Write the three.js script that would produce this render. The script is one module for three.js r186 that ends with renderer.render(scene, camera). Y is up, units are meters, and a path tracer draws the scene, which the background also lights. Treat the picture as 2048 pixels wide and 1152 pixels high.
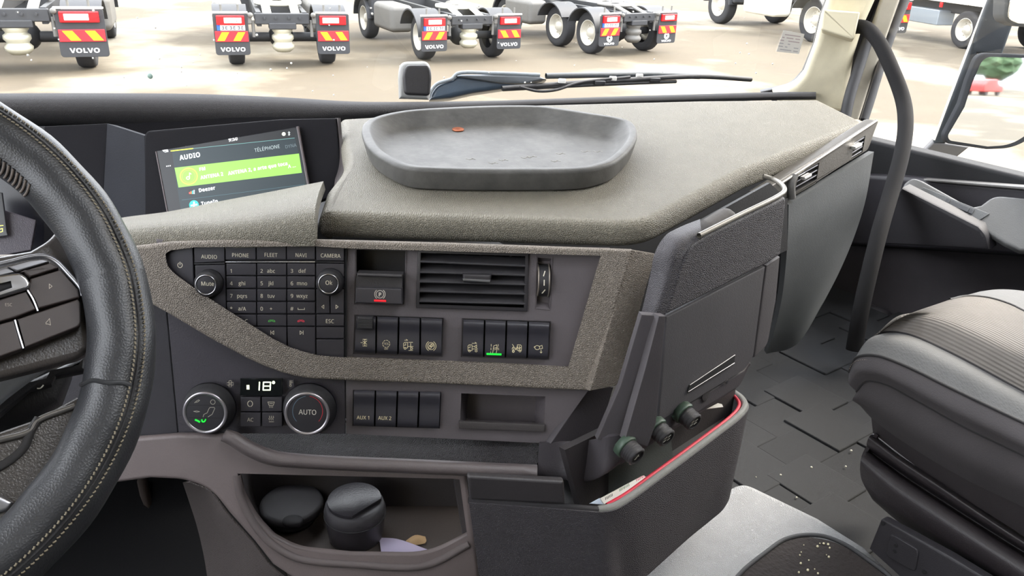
import * as THREE from 'three';
import { mergeGeometries, toCreasedNormals } from 'three/addons/utils/BufferGeometryUtils.js';
import { RoundedBoxGeometry } from 'three/addons/geometries/RoundedBoxGeometry.js';
import { FontLoader } from 'three/addons/loaders/FontLoader.js';
import { TextGeometry } from 'three/addons/geometries/TextGeometry.js';

// ---------------------------------------------------------------- camera, sky, light, exposure
const W = 2048, H = 1152, F = 1650, R = Math.PI / 180;
const scene = new THREE.Scene();
const camera = new THREE.PerspectiveCamera(2 * Math.atan(H / 2 / F) / R, W / H, 0.05, 400);
camera.position.set(0, 2.45, 0);
camera.rotation.order = 'YXZ';
camera.rotation.set(-24 * R, 0, 2.3 * R);
camera.updateMatrixWorld(true);
const renderer = new THREE.WebGLRenderer({ antialias: true });
renderer.toneMapping = THREE.LinearToneMapping;
renderer.toneMappingExposure = 2.5;
renderer.shadowMap.enabled = true;
renderer.shadowMap.type = THREE.PCFSoftShadowMap;

const SKY = 3.4;                                        // bright overcast sky
{
  const w = 64, h = 32, d = new Float32Array(w * h * 4);
  for (let j = 0; j < h; j++) for (let i = 0; i < w; i++) {
    const el = ((j + 0.5) / h - 0.5) * Math.PI, s = Math.max(0, Math.sin(el));
    const b = el < 0 ? 0.45 : 0.62 + 0.5 * s;           // overcast: brighter overhead
    const c = 0.04 * Math.sin(i * 0.6 + 2 * Math.sin(j * 0.7));
    d.set([SKY * (b + c) * 0.96, SKY * (b + c), SKY * (b + c) * 1.06, 1], (j * w + i) * 4);
  }
  const t = new THREE.DataTexture(d, w, h, THREE.RGBAFormat, THREE.FloatType);
  t.mapping = THREE.EquirectangularReflectionMapping; t.magFilter = t.minFilter = THREE.LinearFilter; t.needsUpdate = true;
  scene.background = t;
}
const sun = new THREE.DirectionalLight(0xfff4e2, 3.4);   // sun behind thin cloud: wide and soft
sun.position.set(14, 14.5, -9); sun.target.position.set(0, 1.5, -2); sun.castShadow = true; sun.shadow.radius = 60;
sun.shadow.mapSize.set(2048, 2048);
Object.assign(sun.shadow.camera, { left: -30, right: 30, top: 30, bottom: -30, near: 1, far: 90 });
scene.add(sun, sun.target);

// ---------------------------------------------------------------- helpers
const V = (x, y, z) => new THREE.Vector3(x, y, z);
let seed = 7;
const rnd = () => { seed = (seed * 1664525 + 1013904223) >>> 0; return seed / 4294967296; };
const rr = (a, b) => a + (b - a) * rnd();
const ray = (x, y) => V((x - W / 2) / F, (H / 2 - y) / F, -1).applyQuaternion(camera.quaternion);
const at = (x, y, d) => ray(x, y).multiplyScalar(d).add(camera.position);
class Plane {                                           // a working plane in the cab: origin, right, up, normal
  constructor(o, yaw, el) {
    this.o = o; this.yaw = yaw; this.el = el;
    this.n = V(Math.sin(yaw * R) * Math.cos(el * R), Math.sin(el * R), Math.cos(yaw * R) * Math.cos(el * R));
    this.u = V(Math.cos(yaw * R), 0, -Math.sin(yaw * R)); this.v = this.n.clone().cross(this.u);
    this.m = new THREE.Matrix4().makeBasis(this.u, this.v, this.n).setPosition(o);
    this.inv = this.m.clone().invert();
  }
  off(w) { return new Plane(this.o.clone().addScaledVector(this.n, w), this.yaw, this.el); }
  hit(x, y) { const r = ray(x, y), k = this.o.clone().sub(camera.position).dot(this.n) / r.dot(this.n); return r.multiplyScalar(k).add(camera.position); }
  to2(x, y) { const p = this.hit(x, y).applyMatrix4(this.inv); return [p.x, p.y]; }
  w(u, v, n = 0) { return V(u, v, n).applyMatrix4(this.m); }
}
const plane = (x, y, d, yaw, el) => new Plane(at(x, y, d), yaw, el);
function path2(pts, P = new THREE.Shape()) {            // closed outline in metres; third entry rounds the corner
  const n = pts.length;
  for (let i = 0; i < n; i++) {
    const p = pts[i], a = pts[(i + n - 1) % n], b = pts[(i + 1) % n], r = p[2] || 0;
    if (!r) { i ? P.lineTo(p[0], p[1]) : P.moveTo(p[0], p[1]); continue; }
    const la = Math.hypot(a[0] - p[0], a[1] - p[1]), lb = Math.hypot(b[0] - p[0], b[1] - p[1]), k = Math.min(r, la * 0.49, lb * 0.49);
    const s = [p[0] + (a[0] - p[0]) * k / la, p[1] + (a[1] - p[1]) * k / la], e = [p[0] + (b[0] - p[0]) * k / lb, p[1] + (b[1] - p[1]) * k / lb];
    i ? P.lineTo(...s) : P.moveTo(...s);
    P.quadraticCurveTo(p[0], p[1], ...e);
  }
  P.closePath();
  return P;
}
const on = (pl, pts) => pts.map((p) => [...pl.to2(p[0], p[1]), p[2] || 0]);
function smoothN(geo, angle) {                          // area-weighted normals, kept sharp past the angle: flats stay flat, rounded edges stay round
  const g = geo.index ? geo.toNonIndexed() : geo, p = g.attributes.position, n = p.count, fn = [], near = new Map(), out = new Float32Array(n * 3), a = V(), b = V(), c = V(), lim = Math.cos(angle);
  for (let i = 0; i < n; i += 3) { a.fromBufferAttribute(p, i); b.fromBufferAttribute(p, i + 1).sub(a); c.fromBufferAttribute(p, i + 2).sub(a); const w = V().crossVectors(b, c); fn.push([w, w.clone().normalize()]); }
  const key = (i) => `${Math.round(p.getX(i) * 2e5)},${Math.round(p.getY(i) * 2e5)},${Math.round(p.getZ(i) * 2e5)}`;
  for (let i = 0; i < n; i++) { const k = key(i); near.has(k) ? near.get(k).push(i) : near.set(k, [i]); }
  for (const list of near.values()) for (const i of list) { const u = fn[(i / 3) | 0][1]; a.set(0, 0, 0); for (const j of list) { const f = fn[(j / 3) | 0]; if (f[1].dot(u) > lim) a.add(f[0]); } a.normalize(); out.set([a.x, a.y, a.z], i * 3); }
  g.setAttribute('normal', new THREE.Float32BufferAttribute(out, 3));
  return g;
}
function slab(pts, { t = 0.01, b = 0.0015, seg = 2, holes = [], out = 0, curve = 6 } = {}) {   // local outline, front face at z = out
  const s = path2(pts);
  for (const h of holes) s.holes.push(path2(h, new THREE.Path()));
  const g = new THREE.ExtrudeGeometry(s, b > 0
    ? { depth: Math.max(1e-4, t - 2 * b), bevelEnabled: true, bevelThickness: b, bevelSize: b, bevelOffset: -b, bevelSegments: seg, curveSegments: curve }
    : { depth: t, bevelEnabled: false, curveSegments: curve });
  g.computeBoundingBox(); g.translate(0, 0, out - g.boundingBox.max.z);
  return smoothN(g, 0.75);
}
const plate = (pl, pts, o = {}) => slab(on(pl, pts), { ...o, holes: (o.holes || []).map((h) => on(pl, h)) }).applyMatrix4(pl.m);
function grid(rows, closed = false) {                   // smooth surface through rows of points, uv in metres
  const n = rows.length, m = rows[0].length, pos = [], uv = [], idx = [];
  const mid = Math.floor(n / 2), ul = [0], vl = [0];
  for (let j = 1; j < m; j++) ul.push(ul[j - 1] + rows[mid][j].distanceTo(rows[mid][j - 1]));
  const mj = Math.floor(m / 2); for (let i = 1; i < n; i++) vl.push(vl[i - 1] + rows[i][mj].distanceTo(rows[i - 1][mj]));
  for (let i = 0; i < n; i++) for (let j = 0; j < m; j++) { const p = rows[i][j]; pos.push(p.x, p.y, p.z); uv.push(ul[j], vl[i]); }
  for (let i = 0; i < n - 1; i++) for (let j = 0; j < m - 1; j++) { const a = i * m + j; idx.push(a, a + 1, a + m, a + 1, a + m + 1, a + m); }
  const g = new THREE.BufferGeometry();
  g.setAttribute('position', new THREE.Float32BufferAttribute(pos, 3)); g.setAttribute('uv', new THREE.Float32BufferAttribute(uv, 2));
  g.setIndex(idx); g.computeVertexNormals();
  return g;
}
const resample = (pts, k) => new THREE.CatmullRomCurve3(pts, false, 'centripetal').getPoints(k);
function shell(ctrl, nu, nv, t) {                       // control rows -> dense grid with thickness t behind it
  const a = ctrl.map((r) => resample(r, nu)), rows = Array.from({ length: nv + 1 }, () => []);
  for (let j = 0; j <= nu; j++) resample(a.map((r) => r[j]), nv).forEach((p, i) => rows[i].push(p));
  const g = grid(rows);
  if (!t) return g;
  const nn = g.attributes.normal, m = nu + 1;
  const back = rows.map((r, i) => r.map((p, j) => p.clone().addScaledVector(V(nn.getX(i * m + j), nn.getY(i * m + j), nn.getZ(i * m + j)), -t)));
  const g2 = grid(back.map((r) => r.slice().reverse()));
  const rim = [...rows[0].map((p, j) => [p, back[0][j]])], rim2 = rows[nv].map((p, j) => [p, back[nv][j]]);
  const s1 = rows.map((r, i) => [r[0], back[i][0]]), s2 = rows.map((r, i) => [r[nu], back[i][nu]]);
  return mergeGeometries([g, g2, ...[rim, rim2, s1, s2].map((q) => grid(q))]);
}
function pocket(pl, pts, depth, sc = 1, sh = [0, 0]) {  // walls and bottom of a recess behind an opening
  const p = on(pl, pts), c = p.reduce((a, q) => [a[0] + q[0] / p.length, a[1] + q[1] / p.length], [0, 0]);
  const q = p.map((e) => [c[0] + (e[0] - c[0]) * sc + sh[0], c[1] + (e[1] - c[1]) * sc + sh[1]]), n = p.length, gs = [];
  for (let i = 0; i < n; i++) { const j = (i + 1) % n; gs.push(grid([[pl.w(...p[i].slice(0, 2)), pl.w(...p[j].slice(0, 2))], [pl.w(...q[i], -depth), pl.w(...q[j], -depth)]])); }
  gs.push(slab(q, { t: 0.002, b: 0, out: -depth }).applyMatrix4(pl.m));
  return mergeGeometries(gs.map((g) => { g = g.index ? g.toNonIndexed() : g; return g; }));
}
const tube = (pts, r, n = 40, k = 10, closed = false) => new THREE.TubeGeometry(new THREE.CatmullRomCurve3(pts, closed, 'centripetal'), n, r, k, closed);
const caps = (pts, r) => [pts[0], pts[pts.length - 1]].map((p) => new THREE.SphereGeometry(r, 10, 8).translate(p.x, p.y, p.z));
const join = (gs) => mergeGeometries(gs.map((g) => { g = g.index ? g.toNonIndexed() : g; for (const k of Object.keys(g.attributes)) if (!['position', 'normal', 'uv'].includes(k)) g.deleteAttribute(k); return g; }));
const rbox = (w, h, d, r = 0.002, s = 2) => new RoundedBoxGeometry(w, h, d, s, Math.min(r, w / 2.01, h / 2.01, d / 2.01));
const lathe = (prof, seg = 40) => new THREE.LatheGeometry(prof.map((p) => new THREE.Vector2(...p)), seg);
const facing = (g, dir, pos) => g.applyQuaternion(new THREE.Quaternion().setFromUnitVectors(V(0, 1, 0), dir.clone().normalize())).translate(pos.x, pos.y, pos.z);   // lathe axis +y -> dir

const used = {};
const numbered = (n) => { const k = used[n] = (used[n] ?? -1) + 1; return k ? `${n}_${String(k).padStart(3, '0')}` : n; };
function thing(name, label, category, group, kind) {
  const g = new THREE.Group(); g.name = numbered(name); g.userData = { label };
  if (category) g.userData.category = category;
  if (group) g.userData.group = group;
  if (kind) g.userData.kind = kind;
  scene.add(g);
  return g;
}
function part(parent, name, geo, mat, label) {
  const m = new THREE.Mesh(geo, mat); m.name = name; parent.add(m);
  if (label) m.userData.label = label;
  return m;
}
function settle(g) {                                    // put the group's origin at the thing's base; geometry was made in world metres
  const box = new THREE.Box3(), seen = new Set();
  g.traverse((o) => { if (o.isMesh) { o.geometry.computeBoundingBox(); box.union(o.geometry.boundingBox); } });
  const p = V((box.min.x + box.max.x) / 2, box.min.y, (box.min.z + box.max.z) / 2);
  g.traverse((o) => { if (o.isMesh && !seen.has(o.geometry)) { seen.add(o.geometry); o.geometry.translate(-p.x, -p.y, -p.z); } });
  g.position.copy(p);
  return g;
}
const structure = (name, label) => thing(name, label, null, null, 'structure');

// ---------------------------------------------------------------- textures and materials
function noiseTile(n, cells, sd) {                      // tileable value noise 0..1
  const keep = seed; seed = sd;
  const v = Array.from({ length: cells * cells }, rnd), out = new Float32Array(n * n);
  seed = keep;
  for (let y = 0; y < n; y++) for (let x = 0; x < n; x++) {
    const fx = x / n * cells, fy = y / n * cells, x0 = Math.floor(fx), y0 = Math.floor(fy), s = (t) => t * t * (3 - 2 * t), tx = s(fx - x0), ty = s(fy - y0);
    const g = (i, j) => v[((j + cells) % cells) * cells + (i + cells) % cells];
    out[y * n + x] = (g(x0, y0) * (1 - tx) + g(x0 + 1, y0) * tx) * (1 - ty) + (g(x0, y0 + 1) * (1 - tx) + g(x0 + 1, y0 + 1) * tx) * ty;
  }
  return out;
}
function fractal(n, base, oct, sd) {
  const o = new Float32Array(n * n); let a = 1, tot = 0;
  for (let k = 0; k < oct; k++) { const t = noiseTile(n, base << k, sd + k * 17); for (let i = 0; i < o.length; i++) o[i] += a * t[i]; tot += a; a *= 0.55; }
  for (let i = 0; i < o.length; i++) o[i] /= tot;
  return o;
}
function cellsTile(n, cells, sd) {                      // tileable pebbled leather: raised cells with creases
  const keep = seed; seed = sd;
  const px = Array.from({ length: cells * cells }, () => [rnd(), rnd()]), o = new Float32Array(n * n);
  seed = keep;
  for (let y = 0; y < n; y++) for (let x = 0; x < n; x++) {
    const fx = x / n * cells, fy = y / n * cells, cx = Math.floor(fx), cy = Math.floor(fy); let d1 = 9, d2 = 9;
    for (let j = -1; j <= 1; j++) for (let i = -1; i <= 1; i++) {
      const q = px[((cy + j + cells) % cells) * cells + (cx + i + cells) % cells], d = Math.hypot(cx + i + q[0] - fx, cy + j + q[1] - fy);
      if (d < d1) { d2 = d1; d1 = d; } else if (d < d2) d2 = d;
    }
    o[y * n + x] = Math.min(1, (d2 - d1) * 2.2);
  }
  return o;
}
function dataTex(n, f, { srgb = false, rep = 1 } = {}) {
  const d = new Uint8Array(n * n * 4);
  for (let i = 0; i < n * n; i++) { const c = f(i); d.set([c[0], c[1], c[2], 255], i * 4); }
  const t = new THREE.DataTexture(d, n, n); t.wrapS = t.wrapT = THREE.RepeatWrapping; t.magFilter = t.minFilter = THREE.LinearFilter;
  if (srgb) t.colorSpace = THREE.SRGBColorSpace;
  t.repeat.set(rep, rep); t.needsUpdate = true;
  return t;
}
const gray = (a, rep) => dataTex(Math.sqrt(a.length), (i) => { const c = Math.round(255 * a[i]); return [c, c, c]; }, { rep });
const again = (t, rep) => { const c = t.clone(); c.repeat.set(rep, rep); c.needsUpdate = true; return c; };
const leatherT = gray(cellsTile(256, 30, 3), 1 / 0.066);
const fineT = gray(fractal(256, 32, 3, 21), 1 / 0.04);
const bigNoise = fractal(512, 6, 6, 5), midNoise = fractal(256, 8, 5, 77);
const mottleT = dataTex(256, (i) => { const c = Math.max(0, Math.min(255, 243 + 12 * (midNoise[i] - 0.5) * 2)); return [c, c, c]; }, { srgb: true, rep: 1 / 0.3 });   // shared faint unevenness, tinted by each material's colour
const tint = (rgb) => new THREE.Color().setRGB(rgb[0] / 255, rgb[1] / 255, rgb[2] / 255, THREE.SRGBColorSpace);
const std = (o) => new THREE.MeshStandardMaterial(o);
const plastic = (rgb, rough, o = {}) => std({ map: mottleT, color: tint(rgb), roughness: rough, bumpMap: fineT, bumpScale: 0.0002, ...o });
const padM = std({ map: mottleT, color: tint([124, 119, 106]), roughness: 0.6, bumpMap: leatherT, bumpScale: 0.0014 });
const frameM = std({ map: mottleT, color: tint([134, 125, 115]), roughness: 0.62, bumpMap: leatherT, bumpScale: 0.0013 });
const matte = (rgb) => new THREE.MeshPhysicalMaterial({ map: mottleT, color: tint(rgb), roughness: 0.85, specularIntensity: 0.45, bumpMap: fineT, bumpScale: 0.0002 });
const darkM = plastic([94, 88, 91], 0.55);              // face panels
const lowM = plastic([56, 53, 54], 0.6);
const blackM = plastic([34, 33, 36], 0.5);
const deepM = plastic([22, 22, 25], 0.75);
const softM = std({ map: mottleT, color: tint([64, 61, 65]), roughness: 0.58, bumpMap: leatherT, bumpScale: 0.0005 });
const chromeM = std({ color: 0xb4b4b8, metalness: 1, roughness: 0.22 });
const satinM = std({ color: 0x8c8c90, metalness: 0.9, roughness: 0.35 });
const creamM = plastic([216, 207, 180], 0.6);
const whiteM = std({ color: 0xe6e6e2, roughness: 0.5 });
const paperM = std({ color: 0xdedcd6, roughness: 0.85 });
const glow = (hex, k) => std({ color: 0x050505, emissive: hex, emissiveIntensity: k * 0.6, roughness: 0.6 });
const greenGlow = glow(0x18e040, 0.9), redGlow = glow(0xf01828, 0.8);

// canvas print that belongs to one plane: draw(ctx, X) with X(px, py) -> canvas position
function print(pl, box, cw, ch, base, draw) {
  const c = document.createElement('canvas'); c.width = cw; c.height = ch; const x = c.getContext('2d');
  const q = [[box[0], box[1]], [box[2], box[1]], [box[0], box[3]], [box[2], box[3]]].map((p) => pl.to2(...p));
  const u0 = Math.min(...q.map((p) => p[0])), u1 = Math.max(...q.map((p) => p[0])), v0 = Math.min(...q.map((p) => p[1])), v1 = Math.max(...q.map((p) => p[1]));
  x.fillStyle = base; x.fillRect(0, 0, cw, ch);
  const X = (px, py) => { const [u, v] = pl.to2(px, py); return [(u - u0) / (u1 - u0) * cw, (1 - (v - v0) / (v1 - v0)) * ch]; };
  const k = cw / (u1 - u0);                             // canvas pixels per metre
  draw(x, X, k);
  const t = new THREE.CanvasTexture(c); t.colorSpace = THREE.SRGBColorSpace; t.magFilter = t.minFilter = THREE.LinearFilter; t.anisotropy = 8;
  const fit = (g) => {                                  // flat print: uv from the plane's own axes
    const p = g.attributes.position, uv = [];
    for (let i = 0; i < p.count; i++) { const e = V(p.getX(i), p.getY(i), p.getZ(i)).applyMatrix4(pl.inv); uv.push((e.x - u0) / (u1 - u0), (e.y - v0) / (v1 - v0)); }
    g.setAttribute('uv', new THREE.Float32BufferAttribute(uv, 2));
    return g;
  };
  return { t, fit };
}
function lettering(x, X, s, px, py, size, fill = '#c9c2ac', font = 'sans-serif', weight = '') {
  const [cx, cy] = X(px, py), [dx, dy] = X(px + 10, py + 0.3), k = Math.hypot(dx - cx, dy - cy) / 10;
  x.save(); x.translate(cx, cy); x.rotate(Math.atan2(dy - cy, dx - cx)); x.fillStyle = fill; x.font = `${weight} ${size * k}px ${font}`; x.textAlign = 'center'; x.textBaseline = 'middle'; x.fillText(s, 0, 0); x.restore();
}
function strokes(x, X, lines, width = 1.1, color = '#c9c2ac') {    // polylines in photo pixels
  x.strokeStyle = color; x.lineJoin = x.lineCap = 'round';
  for (const l of lines) {
    x.beginPath();
    l.forEach((p, i) => { const q = X(...p); i ? x.lineTo(...q) : x.moveTo(...q); });
    const a = X(l[0][0], l[0][1]), b = X(l[0][0] + 10, l[0][1]); x.lineWidth = width * Math.hypot(b[0] - a[0], b[1] - a[1]) / 10; x.stroke();
  }
}
const ring = (cx, cy, rx, ry = rx, a0 = 0, a1 = 360, n = 24) => Array.from({ length: n + 1 }, (_, i) => { const a = (a0 + (a1 - a0) * i / n) * R; return [cx + rx * Math.cos(a), cy + ry * Math.sin(a)]; });

// ---------------------------------------------------------------- the yard outside
const cf = V(-Math.sin(37 * R), 0, -Math.cos(37 * R)), cr = V(Math.cos(37 * R), 0, -Math.sin(37 * R));   // the cab's own forward and right
const cab = (r, h, f) => camera.position.clone().addScaledVector(cr, r).addScaledVector(cf, f).add(V(0, h, 0));
const cabM = new THREE.Matrix4().makeBasis(cr, V(0, 1, 0), cf.clone().negate()).setPosition(camera.position);
const cabBox = (r0, r1, h0, h1, f0, f1, rad = 0.01) => rbox(r1 - r0, h1 - h0, f1 - f0, rad).translate((r0 + r1) / 2, (h0 + h1) / 2, -(f0 + f1) / 2).applyMatrix4(cabM);
const hitY = (px, py, y) => { const r = ray(px, py); return r.multiplyScalar((y - camera.position.y) / r.y).add(camera.position); };
{
  const n = 512, tex = dataTex(n, (i) => {
    const a = bigNoise[i], x = i % n, y = (i / n) | 0, b = midNoise[((y & 255) << 8) + (x & 255)];
    const k = Math.max(0, Math.min(1, (a - 0.5) * 4.5)), f = 1 + 0.14 * (b - 0.5);
    return [lerp(82, 138, k) * f, lerp(73, 130, k) * f, lerp(58, 114, k) * f];
  }, { srgb: true, rep: 1 / 16 });
  function lerp(a, b, k) { return a + (b - a) * k; }
  const s = path2([[-130, -130], [130, -130], [130, 130], [-130, 130]]), g = new THREE.ExtrudeGeometry(s, { depth: 0.2, bevelEnabled: false });
  g.rotateX(-Math.PI / 2).translate(0, -0.2, 0);
  const gr = structure('ground', 'pale dusty concrete yard outside the cab with brown dirt patches');
  part(gr, 'yard_surface', g, std({ map: tex, roughness: 0.95, bumpMap: fineT, bumpScale: 0.002 }));
  settle(gr);
}
const font = await new FontLoader().loadAsync('fonts/droid/droid_sans_bold.typeface.json');
const truckBlack = plastic([46, 47, 50], 0.6), truckGrey = plastic([96, 94, 90], 0.6), tyreM = plastic([40, 40, 42], 0.85), rimM = std({ color: 0xbdb9ae, roughness: 0.45, metalness: 0.3 });
const whitePaint = std({ color: 0xe2e0d4, roughness: 0.35 }), tankM = std({ color: 0xb9b6a4, roughness: 0.4, metalness: 0.4 });
const lampRed = std({ color: 0xc01018, roughness: 0.25 }), lampClear = std({ color: 0xf0c8c0, roughness: 0.25 });
const hazardT = (() => {
  const c = document.createElement('canvas'); c.width = 256; c.height = 64; const x = c.getContext('2d');
  x.fillStyle = '#d8202a'; x.fillRect(0, 0, 256, 64); x.fillStyle = '#f0a010';
  for (const o of [20, 145]) { x.beginPath(); x.moveTo(o, 6); x.lineTo(o + 58, 6); x.lineTo(o + 100, 58); x.lineTo(o + 42, 58); x.fill(); }
  const t = new THREE.CanvasTexture(c); t.colorSpace = THREE.SRGBColorSpace; t.magFilter = THREE.LinearFilter; return t;
})();
const hazardM = std({ map: hazardT, roughness: 0.4 }), hazardFlip = std({ map: (() => { const t = hazardT.clone(); t.wrapS = THREE.RepeatWrapping; t.repeat.set(-1, 1); t.offset.set(1, 0); t.needsUpdate = true; return t; })(), roughness: 0.4 });
const plateT = (() => {
  const c = document.createElement('canvas'); c.width = 256; c.height = 56; const x = c.getContext('2d');
  x.fillStyle = '#d8dade'; x.fillRect(0, 0, 256, 56); x.fillStyle = '#2458c8'; x.fillRect(0, 0, 30, 56);
  x.fillStyle = '#33363c'; for (let i = 0; i < 6; i++) { const X = 44 + i * 33 + (i > 1 ? 6 : 0) + (i > 3 ? 6 : 0); x.fillRect(X, 12, 20, 8); x.fillRect(X, 26, 20, 6); x.fillRect(X, 38, 20, 8); x.fillRect(X + (i % 2 ? 0 : 13), 12, 7, 32); }
  const t = new THREE.CanvasTexture(c); t.colorSpace = THREE.SRGBColorSpace; t.magFilter = THREE.LinearFilter; return t;
})();
const plateM = std({ map: plateT, roughness: 0.5 });
const boxUV = (g) => { const p = g.attributes.position; g.computeBoundingBox(); const b = g.boundingBox, uv = []; for (let i = 0; i < p.count; i++) uv.push((p.getX(i) - b.min.x) / (b.max.x - b.min.x), (p.getY(i) - b.min.y) / (b.max.y - b.min.y)); g.setAttribute('uv', new THREE.Float32BufferAttribute(uv, 2)); return g; };
const wordG = (s, w, h, d = 0.006) => { const g = new TextGeometry(s, { font, size: 1, depth: 0.1, curveSegments: 4, bevelEnabled: false }); g.computeBoundingBox(); const b = g.boundingBox; g.translate(-(b.min.x + b.max.x) / 2, -(b.min.y + b.max.y) / 2, 0); g.scale(w / (b.max.x - b.min.x), h / (b.max.y - b.min.y), d / 0.1); return g; };
const tyreG = lathe([[0.3, -0.14], [0.4, -0.155], [0.48, -0.14], [0.505, -0.1], [0.51, 0], [0.505, 0.1], [0.48, 0.14], [0.4, 0.155], [0.3, 0.14]], 36).rotateZ(Math.PI / 2);
const rimG = join([lathe([[0.3, 0.13], [0.31, 0.15], [0.285, 0.14], [0.26, 0.02], [0.16, -0.01], [0.13, 0.03], [0.11, 0.1], [0.0, 0.11]], 32).rotateZ(Math.PI / 2),
  ...Array.from({ length: 10 }, (_, i) => new THREE.CylinderGeometry(0.014, 0.014, 0.04, 8).rotateZ(Math.PI / 2).translate(-0.02, 0.2 * Math.cos(i * 0.628), 0.2 * Math.sin(i * 0.628)))]);
function wheel(t, x, z, side, r = 0.51) {               // outer face looks to side
  const w = part(t, 'wheel', tyreG, tyreM); w.position.set(x, r, z); w.scale.set(1, r / 0.51, r / 0.51); if (side > 0) w.rotation.y = Math.PI;
  part(w, 'rim', rimG, rimM);
}
function arc(r0, r1, a0, a1, w) {                       // mudguard: a curved band about the x axis
  const s = new THREE.Shape(); s.absarc(0, 0, r1, a0, a1, false); s.absarc(0, 0, r0, a1, a0, true);
  return toCreasedNormals(new THREE.ExtrudeGeometry(s, { depth: w, bevelEnabled: false, curveSegments: 18 }), 0.6).rotateY(-Math.PI / 2).translate(w / 2, 0, 0);
}
function tractor(o) {                                   // base: ground under the line of the two rear mudflaps; forward is -z
  const t = thing('truck', o.label, 'truck', o.group), tw = o.track / 2, fl = o.flapW || 0.62, ax = [-0.75, ...(o.axles > 1 ? [-2.12] : [])];
  t.position.copy(o.pos); t.rotation.y = o.turn; if (o.scale) t.scale.setScalar(o.scale);
  for (const s of [-1, 1]) {
    part(t, 'chassis_rail', rbox(0.09, 0.26, 5.4, 0.01).translate(s * 0.42, 0.92, -2.75), truckBlack);
    const mf = part(t, 'mudflap', slab([[-fl / 2, 0.28, 0.06], [fl / 2, 0.28, 0.06], [fl / 2, 1.02, 0.03], [-fl / 2, 1.02, 0.03]], { t: 0.03, b: 0.006 }).translate(s * tw, 0, 0.015), truckBlack);
    if (o.roundel) { part(mf, 'emblem', join([new THREE.TorusGeometry(0.075, 0.012, 6, 24).translate(s * tw, 0.46, 0.02), new THREE.TorusGeometry(0.04, 0.012, 6, 24).translate(s * tw, 0.46, 0.02), wordG('VOLVO', 0.32, 0.05).translate(s * tw, 0.34, 0.015)]), whiteM); }
    else part(mf, 'lettering', wordG('VOLVO', 0.44, 0.075).translate(s * tw, 0.385, 0.015), whiteM);
    const hz = part(t, 'hazard_board', boxUV(rbox(fl * 0.94, 0.19, 0.02, 0.008)).translate(s * tw, 0.62, 0.03), s > 0 ? hazardM : hazardFlip);
    hz.userData.label = 'red and amber striped board';
    const lamp = part(t, 'tail_light', rbox(fl * 0.8, 0.17, 0.06, 0.015).translate(s * tw, 0.91, 0.04), lampRed);
    part(lamp, 'lamp_lens', rbox(fl * 0.5, 0.1, 0.02, 0.008).translate(s * (tw - (o.lens ?? 0.04)), 0.91, 0.068), lampClear);
    if (s < 0 && o.plate) part(t, 'number_plate', boxUV(rbox(fl * 0.8, 0.1, 0.012, 0.004)).translate(s * tw, 0.775, 0.025), plateM);
    ax.forEach((z, k) => {
      wheel(t, s * (tw - 0.06), z, s);
      const mg = part(t, 'mudguard', arc(0.59, 0.62, k ? 0.5 : 0.12, Math.PI - 0.4, 0.62).translate(s * tw, 0.5, z), truckBlack);
      if (!k) { part(mg, 'guard_trim', rbox(fl * 1.02, 0.035, 0.05, 0.01).translate(s * tw, 1.045, 0.0), whitePaint); part(mg, 'bracket', join([-0.15, 0.15].map((e) => new THREE.CylinderGeometry(0.02, 0.02, 0.12, 8).translate(s * tw + e, 1.12, -0.06))), truckGrey); }
    });
    part(t, 'fuel_tank', rbox(0.6, 0.62, 1.3, 0.12, 4).translate(s * (tw + 0.02), 0.75, o.axles > 1 ? -3.7 : -2.6), o.tank || truckGrey);
    wheel(t, s * (tw + 0.02), -0.75 - 3.75, s);
    part(t, 'front_guard', arc(0.57, 0.62, 0.1, Math.PI - 0.1, 0.5).translate(s * tw, 0.5, -4.5), truckBlack);
  }
  part(t, 'cross_member', join([rbox(1.0, 0.2, 0.1, 0.02).translate(0, 0.93, -0.05), rbox(0.5, 0.12, 0.25, 0.02).translate(0, 0.8, -0.1), ...[-0.32, -0.12, 0.12, 0.32].map((x) => new THREE.CylinderGeometry(0.022, 0.022, 0.05, 8).rotateX(Math.PI / 2).translate(x, 0.95, 0.02))]), truckBlack);
  part(t, 'rear_axle', join([new THREE.CylinderGeometry(0.09, 0.09, tw * 2, 12).rotateZ(Math.PI / 2).translate(0, 0.51, -0.75), new THREE.SphereGeometry(0.24, 14, 10).translate(0, 0.53, -0.75)]), truckBlack);
  part(t, 'air_bellows', lathe([[0, 0.3], [0.13, 0.31], [0.2, 0.37], [0.21, 0.43], [0.165, 0.48], [0.165, 0.5], [0.205, 0.55], [0.2, 0.61], [0.16, 0.64], [0.16, 0.66], [0.19, 0.7], [0.18, 0.77], [0.12, 0.8], [0, 0.8]], 22).translate(o.bellows ?? 0, 0, -0.2), o.axles > 1 ? truckGrey : tankM);
  part(t, 'coupling_plate', join([lathe([[0.12, 1.1], [0.45, 1.1], [0.46, 1.14], [0.45, 1.17], [0.12, 1.17]], 26).translate(0, 0, -1.0), rbox(0.16, 0.05, 0.7, 0.02).rotateX(0.25).translate(0.26, 1.08, -0.42), rbox(0.16, 0.05, 0.7, 0.02).rotateX(0.25).translate(-0.26, 1.08, -0.42)]), o.deck || whitePaint);
  part(t, 'hose_bracket', join([-0.62, 0.62].flatMap((x) => [rbox(0.14, 0.2, 0.12, 0.03).translate(x, 0.93, -0.05), new THREE.SphereGeometry(0.05, 10, 8).translate(x * 0.92, 1.0, 0.03), new THREE.CylinderGeometry(0.03, 0.03, 0.3, 8).translate(x * 0.86, 0.75, -0.05)])), truckGrey);
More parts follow.
